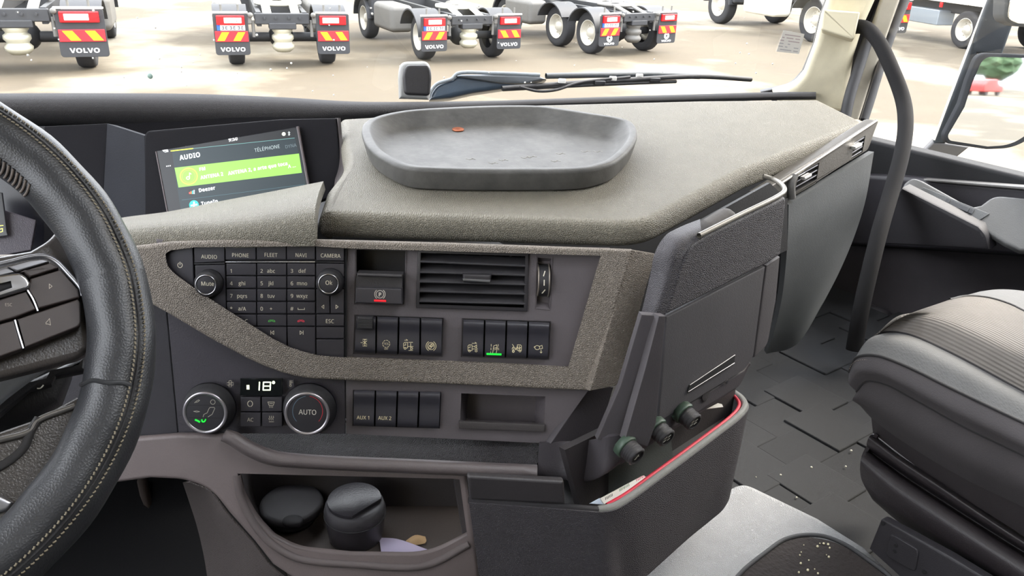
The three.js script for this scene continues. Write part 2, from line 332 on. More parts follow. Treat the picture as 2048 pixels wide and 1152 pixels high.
  const cb = part(t, 'cab', rbox(2.45, 2.7, 2.0, 0.15, 4).translate(0, 2.35, -4.9), o.paint || whitePaint);
  part(cb, 'rear_panel', rbox(2.2, 0.5, 0.3, 0.05).translate(0, 0.85, -3.95), truckBlack);
  return t;
}
function parked(leftPx, rightPx, o) {                   // from where the two mudflaps hang
  const a = hitY(...leftPx, 0.28 + (o.lift || 0)), b = hitY(...rightPx, 0.28 + (o.lift || 0)), d = b.clone().sub(a), mid = a.clone().add(b).multiplyScalar(0.5).setY(0);
  const tr = o.track || 1.86, sc = d.length() / tr;
  return tractor({ ...o, track: tr, pos: mid, turn: Math.atan2(-d.z, d.x), scale: sc });
}
parked([-92, 116], [172, 112], { label: 'tractor unit at the far left whose pale air bellows and one wide mudflap show', group: 'tractor units parked tail on', flapW: 0.72, bellows: -0.04 });
parked([467, 106], [668, 104], { label: 'second tractor unit from the left, seen square from behind, number plate on its left mudflap', group: 'tractor units parked tail on', plate: true });
parked([868, 97], [1017, 92], { label: 'third tractor unit, turned slightly, silver rear wheel showing beside its plated mudflap', group: 'tractor units parked tail on', plate: true, lens: 0 });
parked([1217, 87], [1331, 81], { label: 'two-axle tractor unit with roundel mudflaps, angled at right of the row', group: 'tractor units parked tail on', plate: true, roundel: true, axles: 2, lens: 0, deck: truckGrey });
{ // a tractor unit seen from its left side
  const a = hitY(1622, 84, 0), b = hitY(1440, 47, 0), d = b.clone().sub(a), L = d.length(), s = L / 3.75, dir = d.clone().normalize();
  const right = V(-dir.z, 0, dir.x), pos = a.clone().addScaledVector(dir, -0.75 * s).addScaledVector(right, 0.95 * s);
  tractor({ label: 'tractor unit seen from its side beyond the pale pillar, cream tanks between its wheels', track: 1.86, pos, turn: Math.atan2(-dir.x, -dir.z), scale: s, tank: whitePaint, paint: truckGrey });
}
{ // box trailer at the right edge of the side window
  const c = hitY(1917, 97, 0), u = hitY(1760, 66, 0).sub(c).normalize(), t = thing('box_trailer', 'white sided lorry body with one big wheel seen through the side window', 'trailer');
  const nrm = V(u.z, 0, -u.x); if (nrm.dot(camera.position.clone().sub(c)) < 0) nrm.negate();
  t.position.copy(c); t.rotation.y = Math.atan2(nrm.x, nrm.z);  // +z faces us
  const sgn = V(1, 0, 0).applyAxisAngle(V(0, 1, 0), t.rotation.y).dot(u) > 0 ? 1 : -1;
  for (let i = 0; i < 8; i++) part(t, 'side_panel', rbox(0.72, 2.4, 0.06, 0.01).translate(sgn * (-1.9 + i * 0.75), 2.2, 0.02), whitePaint);
  part(t, 'body', rbox(6.4, 2.42, 2.4, 0.05).translate(sgn * 0.9, 2.2, -1.25), truckGrey);
  part(t, 'chassis', rbox(6.2, 0.24, 1.2, 0.02).translate(sgn * 0.9, 0.86, -0.9), truckBlack);
  part(t, 'tool_box', rbox(1.2, 0.36, 0.5, 0.02).translate(sgn * 1.45, 0.62, -0.2), std({ color: 0x8d959c, roughness: 0.4, metalness: 0.4 }));
  part(t, 'marker_lamp', rbox(0.09, 0.12, 0.04, 0.01).translate(sgn * 0.85, 0.93, 0.04), lampRed);
  const w = part(t, 'wheel', tyreG, tyreM); w.position.set(0, 0.44, -0.15); w.scale.set(0.9, 0.86, 0.86); w.rotation.y = Math.PI / 2; part(w, 'rim', rimG, rimM);
  const w2 = part(t, 'wheel', tyreG, tyreM); w2.position.set(0, 0.44, -2.2); w2.scale.set(0.9, 0.86, 0.86); w2.rotation.y = -Math.PI / 2;
}
{ // what the door mirror shows: trees and parked cars behind the lorry
  const leafM = plastic([70, 92, 62], 0.9), carC = [0xd8d8d4, 0xa02820, 0xc4c8cc, 0x55606a];
  for (let i = 1; i < 4; i++) {
    const t = thing('tree', 'round green tree far behind the lorry, reflected in the door mirror', 'tree', 'trees behind the lorry');
    const g = new THREE.IcosahedronGeometry(2.4, 3), p = g.attributes.position;
    for (let k = 0; k < p.count; k++) { const f = 1 + 0.16 * Math.sin(5 * p.getX(k) + i) * Math.cos(4 * p.getY(k)) + 0.08 * Math.sin(9 * p.getZ(k)); p.setXYZ(k, p.getX(k) * f, p.getY(k) * f * 0.8, p.getZ(k) * f); }
    g.computeVertexNormals(); part(t, 'crown', g.translate(0, 3.2, 0), leafM); part(t, 'trunk', new THREE.CylinderGeometry(0.2, 0.3, 2, 10).translate(0, 1, 0), truckBlack);
    const q = cab(-20 + i * 5.8, 0, -105 - 6 * (i % 2)); t.position.set(q.x, 0, q.z);
  }
  for (let i = 0; i < 3; i++) {
    const t = thing('car', ['white', 'red', 'silver'][i] + ' parked car far behind the lorry, towards the trees reflected in the door mirror', 'car', 'cars parked behind the lorry');
    part(t, 'car_body', slab([[-2, 0.35, 0.1], [2, 0.35, 0.1], [2.05, 0.85, 0.2], [1.1, 1.0, 0.1], [0.6, 1.45, 0.2], [-1.2, 1.45, 0.25], [-1.95, 0.95, 0.2]], { t: 1.7, b: 0.08 }).translate(0, 0, 0.85), std({ color: carC[i % 4], roughness: 0.3 }));
    for (const [x, z] of [[-1.25, 0.7], [1.25, 0.7], [-1.25, -0.7], [1.25, -0.7]]) part(t, 'wheel', new THREE.CylinderGeometry(0.32, 0.32, 0.2, 16).rotateX(Math.PI / 2).translate(x, 0.32, z), tyreM);
    const q = cab(-12 + i * 5.2, 0, -84); t.position.set(q.x, 0, q.z); t.rotation.y = -37 * R;
  }
}

// ---------------------------------------------------------------- the cab's shell
const wsF = (r) => 1.72 - 0.28 * Math.pow(Math.abs((r - 0.8) / 1.4), 3.2);      // where the windscreen's foot stands
{
  const fl = structure('floor', 'dark floor of the cab'); part(fl, 'floor_panel', cabBox(-0.62, 2.2, -1.12, -1.0, -0.95, 1.8), deepM); settle(fl);
  const ce = structure('ceiling', 'pale headlining of the cab'); part(ce, 'headlining', join([cabBox(-0.75, 0.35, 1.0, 1.08, -1.0, 1.75), cabBox(1.35, 2.35, 1.0, 1.08, -1.0, 1.75), cabBox(0.35, 1.35, 1.0, 1.08, -1.0, -0.55), cabBox(0.35, 1.35, 1.0, 1.08, 0.3, 1.75)]), creamM); settle(ce);  // gap in the middle: unseen roof opening added to let in more daylight
  const wb = structure('wall_back', 'dark grey rear wall of the cab'); part(wb, 'rear_lining', cabBox(-0.7, 2.3, -1.1, 1.02, -1.0, -0.92), plastic([62, 60, 58], 0.85)); settle(wb);  // unseen wall, its colour darkened to cut fill light on front faces
  const wl = structure('wall_left', 'driver side of the cab with its window opening');
  part(wl, 'lower_door', cabBox(-0.72, -0.6, -1.1, -0.42, -1.0, 1.4), lowM); part(wl, 'rear_quarter', cabBox(-0.72, -0.6, -0.42, 1.02, -1.0, 0.05), creamM); part(wl, 'front_pillar', cabBox(-0.72, -0.6, -0.42, 1.02, 1.28, 1.44), creamM); part(wl, 'header', cabBox(-0.72, -0.6, 0.62, 1.02, 0.0, 1.4), creamM); settle(wl);
  const wr = structure('wall_right', 'passenger side of the cab behind the door');
  part(wr, 'lower_side', cabBox(2.15, 2.21, -1.12, -0.52, 0.1, 1.78), deepM); part(wr, 'rear_quarter', cabBox(2.14, 2.2, -1.1, 1.02, -1.0, 0.12), creamM); part(wr, 'header', cabBox(2.14, 2.2, 0.6, 1.02, 0.1, 1.4), creamM);
  part(wr, 'outer_panel', join([cabBox(2.24, 2.27, -1.3, -0.56, -1.1, 1.05, 0.02), cabBox(2.22, 2.27, -0.6, 0.7, -1.1, 0.05, 0.02)]), whitePaint); settle(wr);
  const wf = structure('wall_front', 'bulkhead below the windscreen'); part(wf, 'bulkhead', join([cabBox(-0.72, 2.2, -1.12, -0.52, 1.72, 1.8), cabBox(-0.72, -0.3, -0.6, -0.44, 1.3, 1.75)]), deepM); part(wf, 'header', cabBox(-0.72, 2.3, 0.88, 1.02, 1.3, 1.74), creamM); settle(wf);
}
{ // windscreen
  const w = structure('window_1', 'curved windscreen with a few specks of dirt and water');
  const rows = [];
  for (let i = 0; i <= 8; i++) rows.push(Array.from({ length: 41 }, (_, j) => { const r = -0.62 + 2.82 * j / 40; return cab(r, -0.47 + 1.4 * i / 8, wsF(r) - 0.1 * i / 8 + 0.02); }));
  const glass = new THREE.MeshPhysicalMaterial({ color: 0xffffff, transmission: 1, thickness: 0, roughness: 0, ior: 1.45, side: THREE.DoubleSide });
  part(w, 'pane', grid(rows), glass);
  const dg = []; seed = 99;
  for (let i = 0; i < 260; i++) { const r = rr(0, 2.1), k = rr(0.08, 0.75), s = rr(0.0008, 0.0026); dg.push(new THREE.SphereGeometry(s, 6, 4).translate(...cab(r, -0.47 + 1.05 * k, wsF(r) - 0.1 * k + 0.023).toArray())); }
  const sp = part(w, 'speck', join(dg), std({ color: 0xf4f2ea, roughness: 0.4 })); sp.userData.kind = 'stuff';
  part(w, 'chip', new THREE.SphereGeometry(0.006, 10, 8).scale(1, 1, 0.4).translate(...at(300, 152, 1.66).toArray()), std({ color: 0x7f958c, roughness: 0.2 }));
  settle(w);
}
const pilP = plane(1650, 200, 2.42, -14, -6);
{ // pillar beside the windscreen
  const p = structure('trim_1', 'cream trim of the windscreen pillar with black door seals');
  part(p, 'pillar_cover', plate(pilP, [[1659, -90], [1657, 0], [1644, 35], [1631, 91], [1609, 148], [1588, 174, 0.03], [1545, 186], [1560, 215], [1690, 226], [1708, 116], [1725, 60], [1752, 0], [1778, -90]], { t: 0.07, b: 0.02, seg: 4 }), creamM);
  part(p, 'screen_seal', plate(pilP.off(-0.06), [[1657, -90], [1652, 0], [1639, 35], [1626, 91], [1604, 145], [1582, 170, 0.03], [1520, 184], [1560, 215], [1690, 226], [1690, -90]], { t: 0.03, b: 0.005 }), blackM);
  part(p, 'door_seal', tube([[1790, -60], [1767, 0], [1737, 75], [1716, 140], [1700, 190], [1690, 235]].map((q) => at(...q, 2.34)), 0.016, 30), blackM);
  part(p, 'door_step', plate(pilP.off(-0.02), [[1775, -90], [1830, -90], [1800, 0], [1770, 85], [1735, 190], [1718, 240], [1685, 240], [1700, 190], [1735, 80], [1762, 0]], { t: 0.03, b: 0.008, seg: 3 }), plastic([176, 170, 156], 0.5));
  part(p, 'outer_seal', tube([[1835, -60], [1810, 0], [1776, 85], [1752, 160], [1740, 200], [1727, 240]].map((q) => at(...q, 2.36)), 0.014, 30), blackM);
  part(p, 'pillar_body', join([plate(pilP.off(-0.09), [[1668, -700], [1668, 100], [1600, 215], [1722, 240], [1750, 160], [1830, -90], [2010, -700]], { t: 0.08, b: 0.01 })]), blackM);
  settle(p);
}
{ // dark lip along the foot of the windscreen
  const p = structure('trim_2', 'dark padded lip along the foot of the windscreen');
  const xs = [-220, -60, 200, 400, 560, 700, 800, 1000, 1200, 1400, 1560, 1632], up = [190, 188, 187, 189, 195, 203, 204, 201, 194, 188, 184, 184], lo = [252, 250, 252, 256, 254, 243, 236, 219, 212, 205, 200, 199];
  const dep = [1.26, 1.38, 1.5, 1.59, 1.66, 1.72, 1.77, 1.89, 2.02, 2.15, 2.27, 2.33];
  part(p, 'lip_cushion', shell([xs.map((x, i) => at(x, up[i] + 2, dep[i] + 0.09)), xs.map((x, i) => at(x, up[i], dep[i] + 0.03)), xs.map((x, i) => at(x, up[i] + (lo[i] - up[i]) * 0.22, dep[i])), xs.map((x, i) => at(x, up[i] + (lo[i] - up[i]) * 0.62, dep[i] - 0.005)), xs.map((x, i) => at(x, lo[i] - 2, dep[i] + 0.015)), xs.map((x, i) => at(x, lo[i], dep[i] + 0.06))], 80, 16, -0.012), std({ map: mottleT, color: tint([40, 38, 40]), roughness: 0.8, bumpMap: leatherT, bumpScale: 0.0006 }));
  settle(p);
}

// ---------------------------------------------------------------- the passenger door
const doorP = new Plane(cab(2.12, 0, 0), -53, 0);
{
  const d = thing('cab_door', 'dark passenger door with a window switch strip and moulded pull above the seat', 'door');
  part(d, 'upper_panel', plate(doorP, [[1690, 345], [1728, 350], [1800, 353], [1850, 358], [2048, 374], [2900, 444], [2900, 620], [2048, 512], [1690, 490]], { t: 0.06, b: 0.012, seg: 3 }), plastic([52, 50, 55], 0.55));
  part(d, 'lower_panel', plate(doorP.off(-0.03), [[1600, 482], [1745, 488], [2048, 507], [2900, 610], [2900, 1300], [1600, 1050]], { t: 0.06, b: 0.008 }), plastic([72, 68, 72], 0.7));
  part(d, 'door_pocket', plate(doorP.off(0.02), [[1660, 600], [1720, 610], [1770, 626, 0.03], [1790, 700], [1830, 860], [1600, 860]], { t: 0.05, b: 0.02, seg: 3 }), plastic([46, 43, 47], 0.6));
  const armP = new Plane(at(1900, 410, 2.02), -40, 52);
  part(d, 'armrest', plate(armP, [[1804, 368, 0.02], [1826, 354, 0.02], [1846, 361], [1942, 414], [1962, 410], [1988, 390, 0.02], [2080, 398], [2140, 500], [2040, 500], [2010, 486], [1956, 452], [1810, 391, 0.02]], { t: 0.02, b: 0.006, seg: 3 }), plastic([96, 96, 96], 0.42));
  part(d, 'armrest_side', plate(new Plane(at(1880, 440, 2.0), -48, -4), [[1803, 376], [1956, 453], [1972, 470, 0.02], [1978, 500], [1745, 488], [1790, 392]], { t: 0.05, b: 0.008 }), plastic([42, 40, 44], 0.6));
  const sw = part(d, 'switch_strip', plate(armP.off(0.004), [[1847, 374], [1979, 427], [1958, 441], [1836, 385]], { t: 0.006, b: 0.002 }), plastic([84, 86, 88], 0.4));
  for (const [a, b] of [[1893, 1901], [1904, 1940], [1941, 1949]]) part(sw, 'switch', plate(armP.off(0.007), [[a, 390 + (a - 1880) * 0.42], [b, 390 + (b - 1880) * 0.42], [b - 5, 399 + (b - 1880) * 0.42], [a - 5, 399 + (a - 1880) * 0.42]], { t: 0.005, b: 0.001 }), plastic([66, 68, 72], 0.4));
  part(d, 'pull_rim', tube([[2080, 420], [2014, 421], [2000, 430], [1988, 446], [2000, 470], [2020, 486], [2080, 492]].map((q) => at(...q, 1.97)), 0.006, 40), plastic([120, 120, 120], 0.35));
  part(d, 'pull_handle', plate(new Plane(at(2030, 465, 1.96), -40, 30), [[1999, 453], [2090, 453], [2090, 480], [2026, 478, 0.01]], { t: 0.02, b: 0.006, seg: 3 }), plastic([112, 108, 106], 0.4));
  part(d, 'window_sill', plate(doorP.off(0.012), [[1845, 358], [2048, 373], [2900, 440], [2900, 455], [2048, 381], [1850, 364]], { t: 0.03, b: 0.006 }), plastic([104, 102, 100], 0.45));
  settle(d);
  const w = structure('window_2', 'side window of the passenger door');
  part(w, 'pane', plate(doorP.off(-0.05), [[1728, 356], [1700, 300], [1770, 80], [1850, -200], [1950, -420], [3000, -420], [3000, 470], [2048, 380]], { t: 0.004, b: 0 }), new THREE.MeshPhysicalMaterial({ color: 0xffffff, transmission: 1, thickness: 0, roughness: 0, ior: 1.35 }));
  settle(w);
}
{ // grab handle
  const g = thing('grab_handle', 'long bent black grab bar on the pale windscreen pillar', 'handle');
  part(g, 'bar', tube([[1694, 56, 2.3], [1726, 54, 2.26], [1752, 76, 2.22], [1780, 130, 2.18], [1806, 200, 2.14], [1811, 250, 2.1], [1803, 310, 2.06], [1782, 385, 2.02], [1760, 460, 1.98], [1740, 540, 1.96], [1722, 620, 1.96], [1708, 700, 1.98]].map((q) => at(...q)), 0.019, 80, 16), matte([30, 29, 30]));
  part(g, 'mount', plate(plane(1680, 50, 2.24, -20, 10), [[1646, 18, 0.004], [1720, 24, 0.004], [1708, 80, 0.008], [1641, 60, 0.008]], { t: 0.1, b: 0.006, seg: 3 }), std({ color: 0xd8cfb4, roughness: 0.6 }));
  part(g, 'collar', new THREE.TorusGeometry(0.022, 0.004, 8, 24).rotateY(1.2).translate(...at(1702, 55, 2.275).toArray()), blackM);
  settle(g);
}
{ // door mirror outside
  const m = thing('door_mirror', 'black door mirror outside the side window, its glass showing the yard behind', 'mirror');
  const mp = plane(1990, 200, 2.75, 1, 4.1), out = [[1967, 113, 0.03], [2075, 117, 0.03], [2075, 255, 0.05], [2022, 290, 0.04], [1975, 293], [1899, 281, 0.012], [1895, 272, 0.012], [1929, 214], [1944, 167]];
  const fr = [[1957, 106, 0.03], [2084, 110, 0.03], [2084, 265, 0.05], [2026, 297, 0.04], [1975, 299], [1893, 287, 0.02], [1888, 272, 0.02], [1921, 208], [1936, 160]];
  part(m, 'housing', plate(mp.off(-0.003), fr, { t: 0.03, b: 0.006, seg: 3 }), matte([40, 42, 46]));
  part(m, 'mirror_glass', plate(mp, out, { t: 0.006, b: 0 }), std({ color: 0xe8ecee, metalness: 1, roughness: 0.02 }));
  const mo = plane(1930, 150, 2.92, -20, 0);
  part(m, 'mount_post', plate(mo, [[2000, -60], [2060, -60], [2026, 50], [2004, 112], [1955, 108], [1936, 160], [1892, 286], [1864, 290], [1925, 140]], { t: 0.05, b: 0.012, seg: 3 }), matte([50, 54, 58]));
  part(m, 'mount_arm', plate(mo, [[1866, 283], [1940, 294], [1858, 360], [1798, 353]], { t: 0.06, b: 0.012, seg: 3 }), plastic([70, 68, 68], 0.5));
  part(m, 'post_edge', tube([[1974, 0], [1924, 130], [1868, 280]].map((q) => at(...q, 2.88)), 0.004, 20, 6), whitePaint);
  settle(m);
  const k = thing('kerb_mirror', 'small upper mirror cut off by the top right corner, above the door mirror', 'mirror');
  part(k, 'mirror_glass', plate(mp.off(0.02), [[2022, -12, 0.03], [2080, -20], [2080, 50], [2036, 47], [2016, 38, 0.03]], { t: 0.008, b: 0.002 }), std({ color: 0xe8ecee, metalness: 1, roughness: 0.04 }));
  part(k, 'housing', plate(mp.off(0.012), [[2014, -30, 0.03], [2090, -30], [2090, 56], [2036, 53], [2010, 42, 0.03]], { t: 0.08, b: 0.01, seg: 3 }), plastic([58, 62, 66], 0.5));
  settle(k);
}

// ---------------------------------------------------------------- dashboard
const PA = plane(860, 620, 1.04, 4, 14), PF = PA.off(0.012);
const TP = (() => { const p = new Plane(camera.position.clone().add(V(0, -0.345, -1.03)), 0, 90 - 4.574); return p; })();   // top of the dash
const kneeM = plastic([43, 41, 46], 0.7);
const dash = thing('dashboard', 'grey-brown grained dashboard with black centre panels curving round to the passenger side', 'dashboard');
const topPad = part(dash, 'top_pad', plate(TP, [[635, 428, 0.006], [1290, 449, 0.04], [1500, 338], [1738, 246, 0.03], [1638, 197], [1400, 199], [1200, 204], [1000, 209], [735, 232], [680, 235], [681, 290, 0.03], [690, 330, 0.04], [652, 378, 0.006]], { t: 0.037, b: 0.015, seg: 6 }), padM, 'grained grey-brown top cover');
part(dash, 'side_pad', shell([
  [[160, 470, 1.14], [250, 452, 1.14], [340, 440, 1.15], [450, 418, 1.16], [550, 399, 1.165], [651, 379, 1.17]].map((q) => at(...q)),
  [[160, 482, 1.06], [252, 463, 1.06], [338, 455, 1.06], [452, 440, 1.06], [552, 424, 1.06], [641, 408, 1.06]].map((q) => at(...q)),
  [[160, 494, 1.022], [254, 476, 1.022], [338, 469, 1.02], [454, 462, 1.018], [552, 451, 1.016], [636, 438, 1.014]].map((q) => at(...q)),
  [[160, 506, 1.018], [256, 492, 1.018], [339, 484, 1.018], [455, 475, 1.014], [552, 469, 1.012], [635, 464, 1.01]].map((q) => at(...q)),
  [[160, 520, 1.024], [258, 505, 1.024], [340, 494, 1.022], [455, 489, 1.018], [552, 487, 1.016], [634, 487, 1.014]].map((q) => at(...q)),
], 40, 20, 0.012), padM, 'grained cover curving towards the wheel');
// the grey band round the switches
const inner = [[323, 503, 0.01], [340, 494], [390, 488], [490, 487], [632, 486], [694, 490], [1209, 506], [1141, 741], [1000, 733], [694, 721], [660, 719], [633, 716], [605, 709], [577, 700], [543, 683], [510, 662], [454, 627], [390, 585], [346, 553], [328, 535, 0.01]];
part(dash, 'band', plate(PF, [[-120, 515], [160, 507], [258, 494], [340, 484], [455, 480], [632, 480], [900, 487], [1265, 500], [1180, 782], [1100, 779], [1000, 774], [840, 767], [720, 763], [650, 760], [615, 758], [588, 753], [562, 746], [527, 733], [492, 717], [422, 679], [334, 627], [311, 614], [200, 560], [-120, 580]], { t: 0.014, b: 0.004, seg: 3, holes: [inner] }), frameM, 'grained grey-brown surround');
const facet = new Plane(PF.hit(1225, 640), 34, 10);
part(dash, 'band_return', plate(facet, [[1264, 500], [1312, 508], [1238, 772, 0.01], [1180, 782]], { t: 0.012, b: 0.002 }), frameM, 'grained return at the right of the surround');
const brakeHole = [[711, 497], [813, 500], [810, 612], [709, 609]], ventHole = [[838, 502], [1055, 509], [1052, 620], [834.7, 613]], thumbHole = [[1074, 513], [1105, 515], [1101, 620], [1071, 617]];
const bankA = [[709.5, 629.5], [888, 636], [885, 713.5], [706, 707.5]], bankB = [[924, 636.5], [1102, 643], [1098, 720], [922, 714]], bankC = [[704.5, 778], [884, 783], [881, 858.5], [703.5, 853]];
part(dash, 'face_panel', plate(PA.off(-0.001), [[312, 478], [1220, 496], [1148, 750], [690, 738], [600, 712], [316, 560]], { t: 0.005, b: 0.0012, holes: [brakeHole, ventHole, thumbHole, bankA, bankB] }), darkM);
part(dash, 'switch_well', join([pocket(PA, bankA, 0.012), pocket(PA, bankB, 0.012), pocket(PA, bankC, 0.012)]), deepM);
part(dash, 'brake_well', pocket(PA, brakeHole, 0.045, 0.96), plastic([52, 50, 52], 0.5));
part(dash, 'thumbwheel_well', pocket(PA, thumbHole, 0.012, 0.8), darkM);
part(dash, 'seam_cover', plate(PA.off(0.0022), [[690.2, 488], [693.2, 488], [693.2, 719], [690.2, 719]], { t: 0.002, b: 0 }), deepM);
// lower panels
const cubHole = [[921, 785], [1092.5, 791.5], [1090, 864], [918, 857]];
part(dash, 'climate_panel', plate(PA.off(0.002), [[333, 605], [440, 660], [560, 735], [689.5, 752], [690, 868], [357, 867]], { t: 0.006, b: 0.001 }), plastic([58, 55, 61], 0.5));
part(dash, 'lower_panel', plate(PA.off(0.002), [[692, 752], [1182, 774], [1101, 888, 0.004], [692, 868]], { t: 0.006, b: 0.001, holes: [bankC, cubHole] }), darkM);
part(dash, 'lower_return', plate(new Plane(PA.off(0.002).hit(1140, 830), 40, 6), [[1182, 770], [1228, 774], [1196, 882], [1101, 888]], { t: 0.01, b: 0.002 }), plastic([66, 62, 66], 0.6));
const cub = part(dash, 'tray_slot', pocket(PA, cubHole, 0.04, 0.82, [0, -0.004]), darkM);
part(cub, 'slot_lip', plate(PA.off(0.007), [[918, 843], [1090, 850], [1090, 865], [918, 858]], { t: 0.007, b: 0.0016 }), plastic([66, 62, 62], 0.55));
part(dash, 'knee_panel', plate(PA.off(0.0), [[-120, 560], [200, 545], [331, 606], [355.5, 868], [270, 878, 0.01], [180, 886], [-120, 900]], { t: 0.006, b: 0.0012 }), kneeM);
// open shelf and the console below it
const PB = plane(700, 925, 1.05, 4, 18);
part(dash, 'shelf_floor', (() => { const p = new Plane(at(800, 915, 1.06), 4, 72); return plate(p, [[440, 845], [1110, 845], [1094, 890], [1070, 936], [830, 925], [600, 912], [545, 905], [500, 886], [470, 864]], { t: 0.01, b: 0.001 }); })(), std({ map: mottleT, color: tint([40, 37, 40]), roughness: 0.6, bumpMap: leatherT, bumpScale: 0.0012 }));
part(dash, 'shelf_back', plate(PA.off(-0.05), [[440, 835], [1120, 850], [1110, 905], [440, 890]], { t: 0.008, b: 0 }), deepM);
part(dash, 'shelf_rim', shell([
  [[452, 868], [472, 873], [500, 890], [545, 908], [600, 916], [830, 927], [1074, 938]].map((q) => PB.off(0.004).hit(...q)),
  [[448, 870], [466, 877], [496, 896], [542, 915], [600, 922], [830, 933], [1074, 944]].map((q) => PB.off(0.012).hit(...q)),
  [[446, 873], [462, 881], [493, 901], [540, 921], [600, 927], [830, 938], [1073, 948]].map((q) => PB.off(0.004).hit(...q)),
], 50, 8, 0.006), plastic([100, 92, 92], 0.45));
const trayHole = [[466, 940], [905, 950], [926, 952], [943, 1076], [856, 1121, 0.03], [700, 1119], [590, 1108, 0.02], [540, 1081], [503, 1042, 0.02], [478, 994]];
part(dash, 'console', plate(PB, [[120, 888], [357, 869], [456, 870], [492, 893], [540, 912], [600, 921], [1076, 943], [1071, 954], [932, 952], [957, 1141], [965, 1250], [640, 1250], [590, 1160], [545, 1130], [510, 1085], [457, 1025], [422, 980, 0.03], [370, 960, 0.05], [300, 957], [235, 966], [100, 1000]], { t: 0.014, b: 0.005, seg: 4, holes: [trayHole] }), plastic([108, 98, 97], 0.5), 'lower console with arched edge and cup well');
part(dash, 'console_rim', tube([[474, 950], [482, 994], [506, 1044], [542, 1086], [592, 1115], [640, 1124], [700, 1128], [850, 1131], [938, 1088]].map((q) => PB.off(0.0).hit(...q)), 0.005, 60, 10), plastic([104, 95, 94], 0.42));
part(dash, 'console_flank', shell([[[380, 962], [422, 981], [457, 1026], [510, 1086], [545, 1131], [600, 1175]].map((q) => PB.off(-0.013).hit(...q)), [[374, 963], [402, 990], [428, 1040], [462, 1100], [480, 1150], [500, 1200]].map((q) => PB.off(-0.1).hit(...q)), [[368, 964], [380, 1000], [396, 1050], [410, 1110], [418, 1160], [425, 1210]].map((q) => PB.off(-0.2).hit(...q))], 24, 10, 0.002), std({ map: mottleT, color: tint([96, 88, 86]), roughness: 0.6, bumpMap: leatherT, bumpScale: 0.001 }), 'grained flank of the console');
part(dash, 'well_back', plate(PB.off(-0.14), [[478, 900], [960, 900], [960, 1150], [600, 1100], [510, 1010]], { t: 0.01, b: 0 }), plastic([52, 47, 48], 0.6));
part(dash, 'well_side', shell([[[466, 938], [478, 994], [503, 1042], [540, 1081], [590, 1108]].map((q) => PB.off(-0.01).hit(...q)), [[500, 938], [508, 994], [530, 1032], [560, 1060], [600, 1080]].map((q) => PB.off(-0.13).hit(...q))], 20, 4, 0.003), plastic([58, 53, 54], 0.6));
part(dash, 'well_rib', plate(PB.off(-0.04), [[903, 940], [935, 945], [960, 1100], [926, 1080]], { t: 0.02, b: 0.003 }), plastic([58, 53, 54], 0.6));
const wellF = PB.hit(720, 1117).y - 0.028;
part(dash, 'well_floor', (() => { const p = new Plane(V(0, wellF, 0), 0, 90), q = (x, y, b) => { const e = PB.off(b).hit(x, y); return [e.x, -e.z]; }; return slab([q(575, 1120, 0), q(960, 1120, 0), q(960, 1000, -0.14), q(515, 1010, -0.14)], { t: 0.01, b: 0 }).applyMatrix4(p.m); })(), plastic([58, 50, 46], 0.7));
// hood over the instruments and the dark wall round the screen
part(dash, 'hood_back', plate(plane(450, 300, 1.62, 28, 12), [[-260, 215], [672, 236], [676, 240], [688, 345], [640, 470], [-260, 560]], { t: 0.02, b: 0.002 }), matte([28, 27, 31]));
const PS = plane(470, 345, 1.3, 2, 25);
part(dash, 'screen_surround', plate(PS.off(-0.002), [[288, 262, 0.01], [560, 238], [672, 236], [676, 260], [682, 340], [660, 395], [290, 520]], { t: 0.02, b: 0.003 }), matte([24, 23, 27]));
part(dash, 'surround_edge', shell([[[670, 236, 1.33], [674, 290, 1.33], [671, 345, 1.32], [668, 375, 1.28]].map((q) => at(...q)), [[676, 236, 1.3], [681, 290, 1.3], [690, 330, 1.27], [668, 378, 1.2]].map((q) => at(...q))], 16, 5, 0.004), plastic([70, 64, 64], 0.5));
// passenger side: column with upper pocket, cupboard, sockets, glove panel
const PC = plane(1330, 630, 0.985, 45, 4), colM = plastic([74, 71, 74], 0.55);
part(dash, 'column_pocket', plate(PC, [[1381, 492, 0.03], [1402, 476, 0.02], [1574, 391, 0.015], [1571, 419], [1562, 510], [1533, 530], [1331, 631], [1356, 549]], { t: 0.012, b: 0.005, seg: 4 }), softM, 'front of the upper pocket');
part(dash, 'pocket_rim', tube([PC.hit(1398, 471), PC.off(-0.001).hit(1480, 430), PC.off(-0.002).hit(1555, 393), PC.off(-0.01).hit(1569, 381), PC.off(-0.03).hit(1562, 368), PC.off(-0.05).hit(1545, 358), PC.off(-0.06).hit(1526, 352)], 0.0034, 50, 10), std({ color: 0x7a766e, roughness: 0.4, metalness: 0.2 }));
part(dash, 'pocket_lining', join([plate(PC.off(-0.075), [[1330, 490], [1400, 444], [1540, 366], [1575, 400], [1575, 500], [1330, 620]], { t: 0.005, b: 0 }), plate(new Plane(PC.off(-0.04).hit(1470, 520), 0, 88), [[1360, 560], [1560, 450], [1570, 400], [1390, 470]], { t: 0.005, b: 0 })]), blackM);
part(dash, 'column_side', shell([
  [[1330, 632], [1355, 550], [1366, 515], [1381, 492], [1392, 482], [1404, 475]].map((q) => PC.off(-0.001).hit(...q)), [[1308, 630], [1334, 548], [1345, 508], [1362, 482], [1378, 470], [1402, 458]].map((q) => PC.off(-0.008).hit(...q)), [[1282, 629], [1300, 552], [1310, 505], [1330, 472], [1358, 455], [1400, 438]].map((q) => PC.off(-0.03).hit(...q)),
], 40, 12, 0.006), softM, 'rounded dark side of the column');
